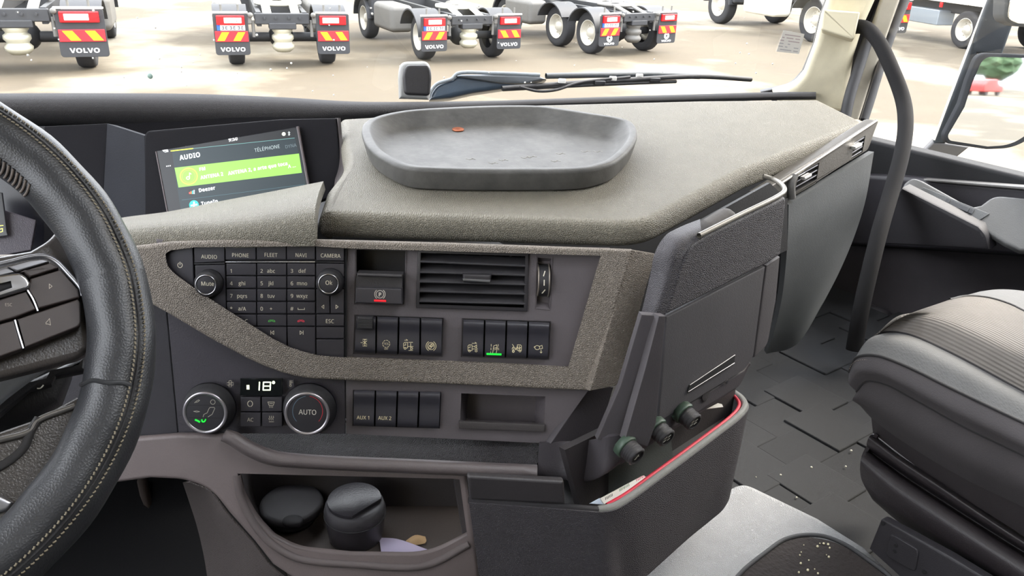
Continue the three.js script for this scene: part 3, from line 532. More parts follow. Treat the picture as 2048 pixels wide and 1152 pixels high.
part(dash, 'column_foot', join([plate(plane(1250, 750, 0.975, 10, 4), [[1283, 629], [1318, 632], [1290, 740], [1250, 880], [1194, 880], [1240, 773]], { t: 0.012, b: 0.002 }), plate(plane(1300, 750, 0.97, 30, 4), [[1318, 632], [1332, 632], [1313, 846], [1296, 895], [1250, 880], [1290, 740]], { t: 0.012, b: 0.002 })]), plastic([74, 70, 73], 0.6));
const cup = part(dash, 'cupboard_door', plate(PC.off(-0.002), [[1334, 634], [1531, 533], [1507, 716, 0.01], [1489, 740, 0.006], [1316, 846]], { t: 0.01, b: 0.0022 }), plastic([78, 76, 79], 0.5), 'flat cupboard door');
part(cup, 'finger_slot', plate(PC.off(0.0), [[1380, 771], [1470, 711], [1469, 724], [1376, 783]], { t: 0.003, b: 0 }), deepM);
part(cup, 'slot_edge', join([tube([PC.hit(1380, 770), PC.hit(1470, 710)], 0.0007, 4, 6), tube([PC.hit(1376, 784), PC.hit(1469, 726)], 0.0007, 4, 6)]), satinM);
part(dash, 'column_edge', plate(PC.off(-0.004), [[1534, 531], [1561, 513], [1553, 600], [1536, 690, 0.01], [1509, 716]], { t: 0.012, b: 0.003 }), plastic([80, 77, 80], 0.55));
part(dash, 'column_base', plate(PC.off(-0.006), [[1316, 848], [1489, 741], [1506, 720, 0.01], [1482, 772, 0.01], [1395, 832], [1295, 893], [1240, 925, 0.02], [1244, 924, 0.01], [1238, 915], [1240, 880], [1296, 880]], { t: 0.014, b: 0.003 }), plastic([66, 62, 66], 0.58));
part(dash, 'round_cover', lathe([[0, 0.001], [0.0085, 0.001], [0.009, 0]], 24).applyMatrix4(new THREE.Matrix4().makeRotationX(Math.PI / 2)).applyMatrix4(new THREE.Matrix4().makeBasis(PC.u, PC.v, PC.n).setPosition(PC.off(-0.005).hit(1411, 790))), plastic([58, 55, 56], 0.4));
part(dash, 'keyhole', lathe([[0, 0.0012], [0.003, 0.0012], [0.0032, 0]], 16).applyMatrix4(new THREE.Matrix4().makeRotationX(Math.PI / 2)).applyMatrix4(new THREE.Matrix4().makeBasis(PC.u, PC.v, PC.n).setPosition(PC.off(-0.004).hit(1453, 763))), chromeM);
{ const lp = (k, ...q) => PB.hit(...q).lerp(PC.off(-0.006).hit(...q), k), tops = [[1080, 886, 0], [1135, 884, 0], [1180, 880, 0.35], [1215, 874, 0.8], [1245, 870, 1]], bots = [[1074, 953, 0], [1125, 958, 0], [1178, 962, 0.35], [1216, 945, 0.8], [1246, 922, 1]];
  part(dash, 'block_front', shell([bots.map((q) => lp(q[2], q[0] - 2, q[1] + 3).addScaledVector(PB.n, -0.03)), bots.map((q) => lp(q[2], q[0], q[1])), bots.map((q, i) => lp(q[2], (q[0] + tops[i][0]) / 2, (q[1] + tops[i][1]) / 2)), tops.map((q) => lp(q[2], q[0], q[1]))], 30, 14, 0.006), plastic([66, 62, 66], 0.58)); }
part(dash, 'low_block', join([plate(PC.off(-0.05), [[1130, 900], [1480, 730], [1450, 900], [1180, 1090]], { t: 0.01, b: 0 })]), plastic([52, 48, 50], 0.6));
// passenger side vents and glove panel, along the edge of the top cover
const eA = TP.hit(1480, 352), eB = TP.hit(1738, 250), yawV = Math.atan2(-(eB.z - eA.z), eB.x - eA.x) / R;
const PV = new Plane(eA.clone().add(V(0, -0.02, 0)), yawV, 4), stripM = plastic([106, 103, 99], 0.4, { metalness: 0.25 });
const v1 = [[1596, 346], [1641, 321], [1634, 366], [1586, 394]], v2 = [[1707, 283], [1733, 267], [1726, 306], [1701, 322]];
part(dash, 'vent_strip', plate(PV.off(0.012), [[1520, 386], [1752, 240, 0.006], [1758, 242], [1737, 300, 0.008], [1576, 399], [1545, 414]], { t: 0.02, b: 0.003, holes: [v1, v2] }), stripM, 'satin grey strip holding the vents');
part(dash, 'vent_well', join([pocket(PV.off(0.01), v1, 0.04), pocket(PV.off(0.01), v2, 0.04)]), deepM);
part(dash, 'strip_edge', tube([[1560, 368], [1640, 316], [1752, 242]].map((q) => PV.off(0.014).hit(...q)), 0.003, 20, 8), std({ color: 0x86827c, roughness: 0.25, metalness: 0.6 }));
part(dash, 'glove_panel', shell([
  [[1566, 407], [1650, 355], [1737, 302]].map((q) => PV.off(0.006).hit(...q)), [[1564, 480], [1650, 430], [1722, 392]].map((q) => PV.off(0.004).hit(...q)),
  [[1556, 580], [1640, 530], [1702, 460]].map((q) => PV.off(-0.03).hit(...q)), [[1540, 660], [1610, 625], [1672, 535]].map((q) => PV.off(-0.1).hit(...q)), [[1528, 700], [1590, 680], [1640, 600]].map((q) => PV.off(-0.2).hit(...q)),
], 24, 24, 0.01), plastic([92, 95, 97], 0.5), 'large smooth panel below the vents');
part(dash, 'dash_body', join([cabBox(-0.6, 0.9, -0.66, -0.58, 1.08, 1.73), cabBox(0.3, 2.1, -0.98, -0.5, 1.3, 1.72)]), deepM);
settle(dash);

// ---------------------------------------------------------------- controls on the centre panel
const MM = 1.04 / F;                                    // metres per photo pixel at the panel
const box2 = (pl, w, h, d, px, py, n = 0, r = 0.001) => { const [u, v] = pl.to2(px, py); return rbox(w, h, d, r).translate(u, v, n).applyMatrix4(pl.m); };
const turn = (pl, g, px, py, n = 0) => { const [u, v] = pl.to2(px, py); return g.rotateX(Math.PI / 2).translate(u, v, n).applyMatrix4(pl.m); };   // lathe standing out of a plane
const INK = '#cfc8b0';
const tri = (x, y, s, d) => [[x - d * s * 0.55, y - s], [x + d * s * 0.7, y], [x - d * s * 0.55, y + s], [x - d * s * 0.55, y - s]];
const keyPl = PA.off(0.005);
const keyPrint = print(keyPl, [310, 470, 700, 730], 1600, 1066, '#2f2d32', (x, X) => {
  x.fillStyle = 'rgba(255,255,255,0.03)'; seed = 11; for (let i = 0; i < 900; i++) x.fillRect(rnd() * 1600, rnd() * 1066, rr(1, 14), rr(1, 3));
  for (const [s, a, b] of [['AUDIO', 418.4, 513.5], ['PHONE', 480.6, 510.5], ['FLEET', 541.6, 510], ['NAVI', 602, 510.5], ['CAMERA', 661, 511.5]]) lettering(x, X, s, a, b, 10.5, INK);
  const rows = [['1', '', '2', 'abc', '3', 'def', 542], ['4', 'ghi', '5', 'jkl', '6', 'mno', 566.8], ['7', 'pqrs', '8', 'tuv', '9', 'wxyz', 592], ['*', 'a/A', '0', '+', '#', '', 617.6]];
  for (const r of rows) [[462.6, 484], [523.3, 542], [583.8, 604]].forEach(([a, b], i) => { lettering(x, X, r[2 * i], a, r[6], 10.5, INK); lettering(x, X, r[2 * i + 1], b, r[6], 10.5, INK); });
  strokes(x, X, [[[596, 616], [596, 619], [609, 619], [609, 616]]], 1.1, INK);
  lettering(x, X, 'C', 492.7, 642.5, 10.5, INK); lettering(x, X, 'ESC', 659.5, 642.5, 10.5, INK);
  const phone = (cx, cy, c) => strokes(x, X, [[[cx - 6.5, cy + 1.6], [cx - 6, cy - 0.8], [cx - 3, cy - 2], [cx + 3, cy - 2], [cx + 6, cy - 0.8], [cx + 6.5, cy + 1.6], [cx + 3, cy + 1.4], [cx + 2.4, cy], [cx - 2.4, cy], [cx - 3, cy + 1.4], [cx - 6.5, cy + 1.6]]], 1.2, c);
  phone(543.3, 642, '#4fae4a'); phone(601.9, 642, '#d8384a');
  strokes(x, X, [tri(545.6, 665.3, 3.6, -1), [[541.5, 661.5], [541.5, 669]], tri(602, 665.3, 3.6, 1), [[606.3, 661.5], [606.3, 669]], tri(645.8, 613.6, 3.6, -1), tri(673.8, 613.6, 3.6, 1)], 1.1, INK);
  strokes(x, X, [ring(360, 530.3, 4.6, 4.9, -60, 240), [[360, 524], [360, 530]]], 1.3, INK);
});
const keyM = std({ map: keyPrint.t, roughness: 0.42, bumpMap: fineT, bumpScale: 0.00005 });
{
  const k = thing('keypad', 'black audio and phone keypad with a lens-shaped outline and two round knobs', 'keypad');
  const key = (pts, label, o = {}) => part(k, 'key', keyPrint.fit(plate(keyPl, pts, { t: 0.007, b: 0.0011, ...o })), keyM, label);
  part(k, 'keypad_base', plate(PA.off(0.001), inner.slice(0, 5).concat([[690, 488], [690, 719], ...inner.slice(10)]), { t: 0.002, b: 0 }), deepM);
  key([[325, 505, 0.006], [385, 488.5], [387.5, 581], [331, 539, 0.006]], 'power key with a rounded end');
  key([[388, 488.3], [449, 485], [449, 523.3], [388.5, 526]], 'key lettered AUDIO');
  [[451, 511.5, 'PHONE'], [513.2, 572, 'FLEET'], [573.5, 630, 'NAVI']].forEach(([a, b, s]) => key([[a, 484.2], [b, 484.2], [b, 519.3], [a, 519.3]], 'key lettered ' + s));
  key([[632, 484.5], [688, 486.5], [688, 522], [632, 521]], 'key lettered CAMERA');
  key([[390, 531], [449.5, 529], [452, 627], [391.7, 584]], 'plain panel under the mute knob');
  const cols = [[452.5, 512.2], [514, 572.6], [574.2, 630.2]], rows = [[527, 550.6], [552.5, 576.3], [578.5, 602], [604.3, 627]];
  rows.forEach(([a, b], j) => cols.forEach(([c, d], i) => key([[c + (i ? 0 : j * 0.4), a], [d, a], [d, b], [c + (i ? 0 : j * 0.4), b]])));
  key([[459, 629.4], [512.4, 629.4], [512.8, 652], [492, 652]], 'key lettered C'); key([[514.3, 629.4], [572.7, 629.4], [572.7, 652], [514.3, 652]], 'key with a green handset'); key([[574.4, 629.4], [630.3, 629.4], [630.3, 652], [574.4, 652]], 'key with a red handset');
  key([[496, 654], [572.7, 654], [573, 696.5], [543, 681.5], [512, 663.5]]); key([[574.6, 654], [630.3, 654], [630.5, 714], [606, 708], [576, 697.5]]);
  key([[632.3, 527], [688, 527], [688, 576.3], [632.3, 576.3]]); key([[632.4, 578.3], [659.3, 578.3], [659.3, 626.6], [632.4, 626.6]]); key([[661, 578.3], [688, 578.3], [688, 626.6], [661, 626.6]]);
  key([[632.5, 629], [688, 629], [688, 652], [632.5, 652]], 'key lettered ESC'); key([[632.5, 654.2], [688, 654.2], [688, 677], [632.5, 677]], 'blank key'); key([[632.6, 679], [688, 679], [688, 717], [632.6, 714]], 'blank lower key');
  part(k, 'chrome_strip', plate(keyPl, [[450.5, 522.8], [630.5, 522.2], [630.5, 525.8], [450.5, 526.2]], { t: 0.006, b: 0.0008 }), chromeM, 'bright strip under the top keys');
  part(k, 'dark_strip', join([plate(keyPl, [[388, 526.8], [449, 525.3], [449, 528], [388.5, 529.6]], { t: 0.005, b: 0.0005 }), plate(keyPl, [[632, 523], [688, 523.6], [688, 526], [632, 525.4]], { t: 0.005, b: 0.0005 })]), blackM);
  for (const [s, x, y, cx, cy] of [['Mute', 419.5, 565.5, 415, 567.5], ['Ok', 661, 563.5, 657.6, 565.7]]) {
    const kb = part(k, 'knob', turn(keyPl, lathe([[0, 0.0155], [0.0112, 0.0155], [0.0146, 0.0135], [0.0162, 0.009], [0.0168, 0.003], [0.0172, 0], [0, 0]], 48), x, y), plastic([44, 43, 46], 0.35), `round knob lettered ${s}`);
    part(kb, 'knob_ring', turn(keyPl, new THREE.TorusGeometry(0.0118, 0.0009, 10, 48).rotateX(Math.PI / 2), x, y, 0.0156), chromeM);
    const tp = keyPl.off(0.016), pr = print(tp, [cx - 22, cy - 22, cx + 22, cy + 22], 256, 256, '#2c2b2f', (c, X) => lettering(c, X, s, cx, cy, 11.5, INK));
    part(kb, 'knob_cap', pr.fit(turn(keyPl, lathe([[0, 0.0003], [0.0102, 0.0003], [0.0108, -0.0006], [0, -0.0006]], 40), x, y, 0.0158)), std({ map: pr.t, roughness: 0.4 }));
  }
  settle(k);
}
// rocker switches: one thing each
const swPl = PA.off(0.003), swPrint = print(swPl, [700, 620, 1110, 865], 1640, 980, '#313036', (x, X) => {
  x.fillStyle = 'rgba(255,255,255,0.03)'; seed = 12; for (let i = 0; i < 900; i++) x.fillRect(rnd() * 1640, rnd() * 980, rr(1, 12), rr(1, 3));
  const c = '#e0d4a8';
  lettering(x, X, 'AUX 1', 728.2, 831.5, 10, c); lettering(x, X, 'AUX 2', 770.8, 832.5, 10, c);
  strokes(x, X, [[[727, 676], [735, 676]], [[731, 676], [731, 689]], [[727, 689], [735, 689]], [[727, 679], [735, 686]], [[735, 679], [727, 686]], [[723, 682.5], [727, 682.5]]], 1, c);            // diff lock
  for (let i = 0; i < 8; i++) strokes(x, X, [ring(773.5, 685, 7, 7, i * 45, i * 45 + 28, 4)], 1, c); lettering(x, X, 'TCS', 773.5, 685, 5.5, c); lettering(x, X, 'OFF', 773.5, 695, 4.6, c);
  const lorry = (a, b, s) => strokes(x, X, [[[a, b + 5], [a, b - 4], [a + 2 * s, b - 6], [a + 8 * s, b - 6], [a + 8 * s, b + 5], [a, b + 5]], [[a + 1 * s, b - 0.5], [a + 4 * s, b - 0.5], [a + 4 * s, b - 4]], ring(a + 3 * s, b + 6, 2), [[a + 8 * s, b + 2], [a + 19 * s, b + 2]], ring(a + 16 * s, b + 6, 2)], 1, c);
  lorry(808, 688, 1); strokes(x, X, [[[810, 678], [816, 678], [813, 676]], [[818, 682], [826, 682]], [[822, 684], [822, 697]], [[818, 698], [826, 698]]], 1, c);
  strokes(x, X, [ring(862.5, 689.5, 7), ring(862.5, 689.5, 10, 10, 120, 240, 8), ring(862.5, 689.5, 10, 10, -60, 60, 8), ring(860.5, 691.5, 2.6), ring(864.5, 687.5, 2.6), [[858, 687], [863, 692]], [[862, 685], [867, 690]]], 1, c);
  lorry(936, 693, 1); strokes(x, X, [[[944, 684], [953, 684], [950, 682]], [[945, 690], [949, 690], [953, 687], [953, 693], [949, 691]]], 1, c);
  strokes(x, X, [[[982, 686], [982, 690]], [[981.5, 693], [981.5, 697]], [[981, 700], [981, 703]], [[996, 686], [996, 690]], [[996.5, 693], [997, 697]], [[985, 703], [987, 689], [993, 687], [994, 694], [988, 697]], [[986, 694], [994, 692]], [[994, 694], [992, 703]]], 1, c);
  lorry(1042, 693, -1); strokes(x, X, [[[1034, 690], [1036, 694], [1040, 693], [1037, 696]], [[1024, 686], [1027, 690], [1024, 693], [1029, 692], [1031, 697], [1033, 691]], ring(1026, 700, 2)], 1, c);
  strokes(x, X, [ring(1073.5, 692.5, 4.8, 4), [[1078, 690], [1083, 688], [1084, 694], [1079, 695]], [[1067, 692], [1069, 690]], [[1081, 697], [1081, 703], [1079, 701]], [[1081, 703], [1083, 701]]], 1, c);
});
const swM = std({ map: swPrint.t, roughness: 0.38, bumpMap: fineT, bumpScale: 0.00005 });
function rocker(label, q, extra) {                      // q: four corners clockwise from top left
  const t = thing('rocker_switch', label, 'switch', 'rocker switches on the centre panel');
  const mix = (a, b, k) => [a[0] + (b[0] - a[0]) * k, a[1] + (b[1] - a[1]) * k], [tl, tr, br, bl] = q;
  part(t, 'switch_housing', plate(swPl.off(-0.001), q, { t: 0.012, b: 0.0006 }), blackM);
  const l = mix(tl, bl, 0.03), r = mix(tr, br, 0.03), e = 0.9, f = (p, d) => [p[0] + d, p[1]];
  part(t, 'rocker_face', swPrint.fit(shell([
    [f(l, e), f(mix(tl, tr, 0.5), 0), f(r, -e)].map((p, i) => swPl.off(0.004).hit(p[0], p[1] + (i === 1 ? 2 : 0))),
    [0.12, 0.12, 0.12].map((v, i) => swPl.off(0.0075).hit(...mix(f(mix(tl, bl, v), e), f(mix(tr, br, v), -e), i / 2))),
    [0.4, 0.4, 0.4].map((v, i) => swPl.off(0.0052).hit(...mix(f(mix(tl, bl, v), e), f(mix(tr, br, v), -e), i / 2))),
    [0.88, 0.88, 0.88].map((v, i) => swPl.off(0.0062).hit(...mix(f(mix(tl, bl, v), e), f(mix(tr, br, v), -e), i / 2))),
    [0.975, 0.975, 0.975].map((v, i) => swPl.off(0.003).hit(...mix(f(mix(tl, bl, v), e), f(mix(tr, br, v), -e), i / 2))),
  ], 6, 18, 0.001)), swM);
  if (extra) extra(t);
  settle(t);
}
const bank = (tops, bots, ty, by, n) => Array.from({ length: n }, (_, i) => [[tops[i] + 1, ty[i]], [tops[i + 1] - 1, ty[i + 1]], [bots[i + 1] - 1, by[i + 1]], [bots[i] + 1, by[i]]]);
const upL = bank([711, 753, 797.5, 841, 886], [707.5, 752.2, 796, 840.3, 884.2], [631, 632.5, 634, 635.5, 637], [706, 707.5, 709, 710.5, 712], 4);
rocker('leftmost rocker switch under the parking brake, with a ribbed sliding lock on top', upL[0], (t) => {
  const lk = part(t, 'slide_lock', plate(swPl.off(0.012), [[714.5, 633], [746, 634], [745.5, 659], [714, 658]], { t: 0.01, b: 0.0015 }), plastic([52, 51, 54], 0.45));
  for (let i = 0; i < 7; i++) part(lk, 'rib', plate(swPl.off(0.0132), [[716, 637 + i * 2.9], [744, 638 + i * 2.9], [744, 639.2 + i * 2.9], [716, 638.2 + i * 2.9]], { t: 0.002, b: 0.0003 }), plastic([58, 57, 60], 0.45));
});
['rocker switch marked with a dashed ring lettered TCS OFF', 'rocker switch marked with a lorry and height arrows, left bank', 'rocker switch marked with a brake ring and chain, last in the left bank'].forEach((s, i) => rocker(s, upL[i + 1]));
const upR = bank([925.5, 969.5, 1013, 1056.5, 1100.5], [923.5, 967.5, 1011, 1054, 1097], [638.5, 640, 641.5, 643, 644.5], [712.5, 714, 715.5, 717, 718.5], 4);
['rocker switch marked with a lorry and trumpet horn, first in the right bank', 'rocker switch with a lit green bar below a lane symbol', 'rocker switch marked with a starburst in front of a lorry', 'rocker switch marked with an engine and arrow, last in the right bank'].forEach((s, i) => rocker(s, upR[i], i === 1 && ((t) => part(t, 'indicator_bar', plate(swPl.off(0.0085), [[973, 706.5], [1003, 707.5], [1003, 711], [973, 710]], { t: 0.003, b: 0.0005 }), greenGlow, 'lit green bar'))));
const loB = bank([706.5, 751, 795, 838.5, 882.5], [705.2, 749.4, 792.8, 836, 879.5], [779.5, 780.3, 781.1, 781.9, 782.7], [851.5, 852.8, 854.1, 855.4, 856.7], 4);
['leftmost rocker switch of the lower row, lettered AUX and a one', 'rocker switch lettered AUX 2, between its lettered neighbour and a blank one', 'first of two blank rocker switches in the lower row', 'blank rocker switch nearest the small tray slot'].forEach((s, i) => rocker(s, loB[i]));
{ // parking brake
  const t = thing('parking_brake', 'black parking brake lever in a square recess, with a lit red bar under its ring', 'lever'), lp = PA.off(0.018);
  const pr = print(lp, [705, 570, 812, 615], 640, 270, '#353337', (x, X) => { strokes(x, X, [ring(759.8, 588.5, 7.6), ring(759.8, 588.5, 10.6, 10.6, 130, 230, 8), ring(759.8, 588.5, 10.6, 10.6, -50, 50, 8)], 1.1, '#c8c2b4'); lettering(x, X, 'P', 759.8, 589, 11, '#c8c2b4', 'sans-serif', 'bold'); });
  part(t, 'lever_face', pr.fit(plate(lp, [[711.5, 575], [804, 577.5], [805, 609.5], [710.5, 606.5]], { t: 0.024, b: 0.0018, seg: 3 })), std({ map: pr.t, roughness: 0.42 }));
  part(t, 'lever_hollow', plate(PA.off(0.011), [[712.5, 552], [805, 555], [804.5, 580], [711.5, 577]], { t: 0.02, b: 0.001 }), plastic([56, 54, 57], 0.4));
  part(t, 'lever_lip', plate(PA.off(0.02), [[713.5, 546], [805.5, 549], [805.3, 556], [713.2, 553]], { t: 0.026, b: 0.002, seg: 3 }), plastic([64, 62, 64], 0.38));
  part(t, 'indicator_bar', plate(lp.off(0.0012), [[748, 599.5], [772, 600.5], [772, 604], [748, 603]], { t: 0.003, b: 0.0005 }), redGlow, 'lit red bar');
  settle(t);
}
{ // centre vent
  const t = thing('air_vent', 'square black air vent with five slats and a small pale tab', 'vent');
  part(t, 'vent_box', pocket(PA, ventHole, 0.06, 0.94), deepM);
  part(t, 'vent_frame', plate(PA.off(0.003), [[835.5, 499], [1058, 506], [1055, 623.5], [832, 616]], { t: 0.004, b: 0.0015, holes: [[[839, 503], [1053.5, 510], [1050.5, 619], [836, 611.5]]] }), plastic([48, 46, 49], 0.4));
  const yl = [515, 536, 555, 574, 594], yr = [524, 542.5, 561, 580, 599.5], slatM = plastic([62, 60, 63], 0.45);
  yl.forEach((y, i) => { const a = PA.off(-0.004).to2(839, y + 1), b = PA.off(-0.004).to2(1052, yr[i] + 1), L = Math.hypot(b[0] - a[0], b[1] - a[1]); part(t, 'slat', rbox(L, 0.0028, 0.02, 0.0012).rotateX(0.42).rotateZ(Math.atan2(b[1] - a[1], b[0] - a[0])).translate((a[0] + b[0]) / 2, (a[1] + b[1]) / 2, -0.006).applyMatrix4(PA.m), slatM); });
  for (let i = 0; i < 6; i++) part(t, 'vane', box2(PA, 0.0018, 0.062, 0.012, 868 + i * 31, 559, -0.03, 0.0005), slatM);
  part(t, 'fan_ring', join([[905, 555, 26], [985, 552, 26], [1005, 575, 22]].map(([x, y, r]) => turn(PA, new THREE.TorusGeometry(r * MM, 0.0007, 6, 32).rotateX(Math.PI / 2), x, y, -0.045))), slatM);
  const tab = part(t, 'vent_tab', plate(PA.off(0.011), [[925, 548], [984, 549, 0.002], [981, 566, 0.002], [926, 565]], { t: 0.02, b: 0.003, seg: 3 }), plastic([52, 50, 53], 0.35));
  part(tab, 'tab_edge', plate(PA.off(0.013), [[925, 557], [981, 560], [980, 565.5], [926, 562.5]], { t: 0.004, b: 0.001 }), satinM);
  settle(t);
  const w = thing('thumbwheel', 'upright thumbwheel with pale marks beside the square air vent', 'thumbwheel');
  const c = PA.to2(1087, 563), g = new THREE.CylinderGeometry(0.021, 0.021, 0.013, 40).rotateZ(Math.PI / 2).translate(c[0], c[1], -0.012).applyMatrix4(PA.m);
  part(w, 'wheel_body', g, plastic([46, 45, 48], 0.35));
  part(w, 'wheel_rim', join([-0.0068, 0.0068].map((o) => new THREE.TorusGeometry(0.0205, 0.0011, 8, 40).rotateY(Math.PI / 2).translate(c[0] + o, c[1], -0.012).applyMatrix4(PA.m))), std({ color: 0x8e867c, roughness: 0.35, metalness: 0.5 }));
  part(w, 'wheel_mark', join([[-0.55, 0.3], [0, 0], [0.6, 0.5]].map(([a, tw]) => rbox(0.0013, 0.0075, 0.0006, 0.0002).rotateZ(-tw).translate(0, 0, 0.0212).rotateX(a).translate(c[0], c[1], -0.012).applyMatrix4(PA.m))), std({ color: 0xd8d2c0, roughness: 0.6 }));
  settle(w);
}
// climate control
{
  const cp = PA.off(0.008), t = thing('climate_control', 'climate control group with two silver ringed dials round a small lit temperature display', 'climate control');
  const icon = '#b7b09c', pr = print(cp, [440, 745, 600, 870], 960, 750, '#2e2c31', (x, X) => {
    strokes(x, X, [ring(456, 767.5, 2.6), ring(465, 767.5, 2.6), ring(460.5, 763.4, 2.6), ring(460.5, 771.6, 2.6)], 0.8, icon);
    strokes(x, X, [ring(581, 771, 1.8), [[580, 769], [580, 761]], [[582, 769], [582, 761]], [[582, 762], [586, 762]], [[582, 765], [586, 765]]], 0.8, icon);
    strokes(x, X, [ring(502, 806.5, 6, 6, 110, 250, 8), ring(500, 806.5, 6, 6, -70, 70, 8)], 1.4, icon);
    strokes(x, X, [[[536.5, 803], [549.5, 803], [547, 810], [539, 810], [536.5, 803]], [[540, 806], [546, 806]], [[540, 812], [540, 814]], [[543, 812], [543, 814]], [[546, 812], [546, 814]]], 1.1, icon);
    lettering(x, X, 'AC', 501.5, 838.5, 10.5, icon);
    strokes(x, X, [-3.5, 0.3, 4].map((o) => [[543 + o, 839], [542 + o, 836], [544 + o, 834], [543 + o, 831]]), 1.1, icon); strokes(x, X, [[[539, 842.5], [548, 842.5]]], 1.1, icon);
  });
  const km = std({ map: pr.t, roughness: 0.45 });
  [[481, 520.8, 794.5, 823.2], [523.6, 564, 794.5, 823.2], [481, 521.2, 825.2, 853.6], [524, 564.2, 825.2, 853.6]].forEach(([a, b, c, d]) => part(t, 'button', pr.fit(plate(cp.off(0.002), [[a, c], [b, c], [b, d], [a, d]], { t: 0.006, b: 0.0012 })), km));
  part(t, 'printed_mark', pr.fit(join([plate(cp.off(0.0004), [[454, 761], [467, 761], [467, 774], [454, 774]], { t: 0.0012, b: 0 }), plate(cp.off(0.0004), [[576, 759], [588, 759], [588, 775], [576, 775]], { t: 0.0012, b: 0 })])), km);
  const dp = cp.off(0.0015), seg = (x, X, c) => strokes(x, X, [[[519, 764.5], [518.3, 780]], [[527, 764.5], [541, 764.5], [540.2, 780], [526.3, 780], [527, 764.5]], [[526.8, 772.2], [540.6, 772.2]], ring(547, 765, 2)], 2.6, c);
  const dr = print(dp, [478, 754, 567, 795], 712, 328, '#07090a', (x, X) => { seg(x, X, '#f4ffd8'); const a = X(493, 770), b = X(499, 779); x.fillStyle = '#f0f8c8'; x.fillRect(a[0], a[1], b[0] - a[0], b[1] - a[1]); });
  part(t, 'display', dr.fit(plate(dp, [[480, 757.5], [564.5, 757.5], [564.5, 791], [480, 791]], { t: 0.004, b: 0.0006 })), std({ map: dr.t, emissive: 0xffffff, emissiveMap: dr.t, emissiveIntensity: 0.5, roughness: 0.08 }), 'lit display reading 18 degrees');
  for (const [nm, bx, by, cx, cy, r] of [['airflow', 420, 815, 412.3, 820.7, 0.0265], ['temperature', 620, 817, 614.6, 821.6, 0.0275]]) {
    const kb = part(t, 'dial', turn(cp, lathe([[0, 0.021], [r - 0.002, 0.021], [r + 0.0014, 0.0185], [r + 0.003, 0.012], [r + 0.0055, 0.004], [r + 0.0062, 0], [0, 0]], 64), bx, by), plastic([42, 41, 44], 0.4), `${nm} dial`);
    part(kb, 'dial_ring', turn(cp, lathe([[r - 0.0035, 0.0205], [r - 0.0032, 0.0218], [r - 0.001, 0.0222], [r + 0.0002, 0.0214], [r + 0.0004, 0.02]], 64), bx, by), std({ color: 0xb8b4ba, metalness: 0.85, roughness: 0.28 }));
    const tp = cp.off(0.0216), dk = nm === 'airflow', dpr = print(tp, [cx - 48, cy - 48, cx + 48, cy + 48], 512, 512, '#2b2a2e', (x, X) => {
      if (dk) {
        strokes(x, X, [[[377, 810.5], [448, 811]], [[377, 835.8], [448, 836.5]]], 1, '#111013');
        strokes(x, X, [[[389, 806], [393, 802], [397, 800], [399, 801], [396, 803.5], [392, 805]], ring(425.5, 804.3, 4.6), [[387, 823], [393, 822], [399, 823.5], [393, 824.5], [387, 823]], [[406, 834], [407.5, 829], [414, 826], [418, 817], [420, 815], [428, 815], [429.5, 817], [424, 829], [419, 832], [416, 834]]], 1, '#aaa698');
      } else { lettering(x, X, 'AUTO', cx + 0.6, cy + 3, 14, '#c8c4b8', 'sans-serif'); strokes(x, X, [ring(cx + 0.5, cy + 1, 30, 30, 138, 262)], 1, '#5e7688'); strokes(x, X, [ring(cx + 0.5, cy + 1, 30, 30, -82, 42)], 1.2, '#b02c38'); }
    });
    part(kb, 'dial_face', dpr.fit(turn(cp, lathe([[0, 0.0212], [r - 0.0042, 0.0212], [r - 0.0038, 0.0204], [0, 0.0204]], 56), bx, by)), std({ map: dpr.t, roughness: 0.4 }));
    if (dk) part(kb, 'lit_symbol', join([tube([[390, 839.5], [395, 841.5], [400, 844.5]].map((p) => tp.off(0.0004).hit(...p)), 0.0011, 10, 6), tube([[403.5, 839], [405, 843.5], [409, 843], [411.5, 838.5]].map((p) => tp.off(0.0004).hit(...p)), 0.0009, 14, 6)]), greenGlow, 'lit green foot symbol');
  }
  settle(t);
}
// power sockets below the cupboard
[[1252, 893, 1270, 896, 'power socket with a ribbed black cap, nearest the driver'], [1313, 857, 1328, 859, 'middle power socket with a black cap and green collar'], [1367, 826, 1382, 829, 'power socket nearest the round cover, farthest from the driver']].forEach(([bx, by, cx, cy, s], i) => {
  const t = thing('power_socket', s, 'socket', 'capped power sockets in a row'), pl = plane(bx, by, 0, 0, 0), b = PC.off(0.004).hit(bx, by), ax = V(0.62, -0.22, 0.76).normalize(), r = 0.0128;
  const q = (prof, k = 40) => facing(lathe(prof, k), ax, b);
  part(t, 'collar', q([[0, 0.004], [r + 0.0012, 0.004], [r + 0.0026, 0.002], [r + 0.0026, -0.006], [0, -0.006]], 10), std({ color: 0x38483c, roughness: 0.5 }), 'green collar');
  const prof = [[0, 0.019], [0.0085, 0.019], [0.0092, 0.0205], [0.0108, 0.0205], [r, 0.0185]];
  for (let k = 0; k < (i ? 2 : 4); k++) { const y = 0.016 - k * (i ? 0.006 : 0.0032); prof.push([r - 0.0012, y], [r, y - 0.001], [r, y - 0.0022]); }
  part(t, 'cap', q([...prof, [r, 0.002], [0, 0.002]]), plastic([44, 42, 44], 0.3));
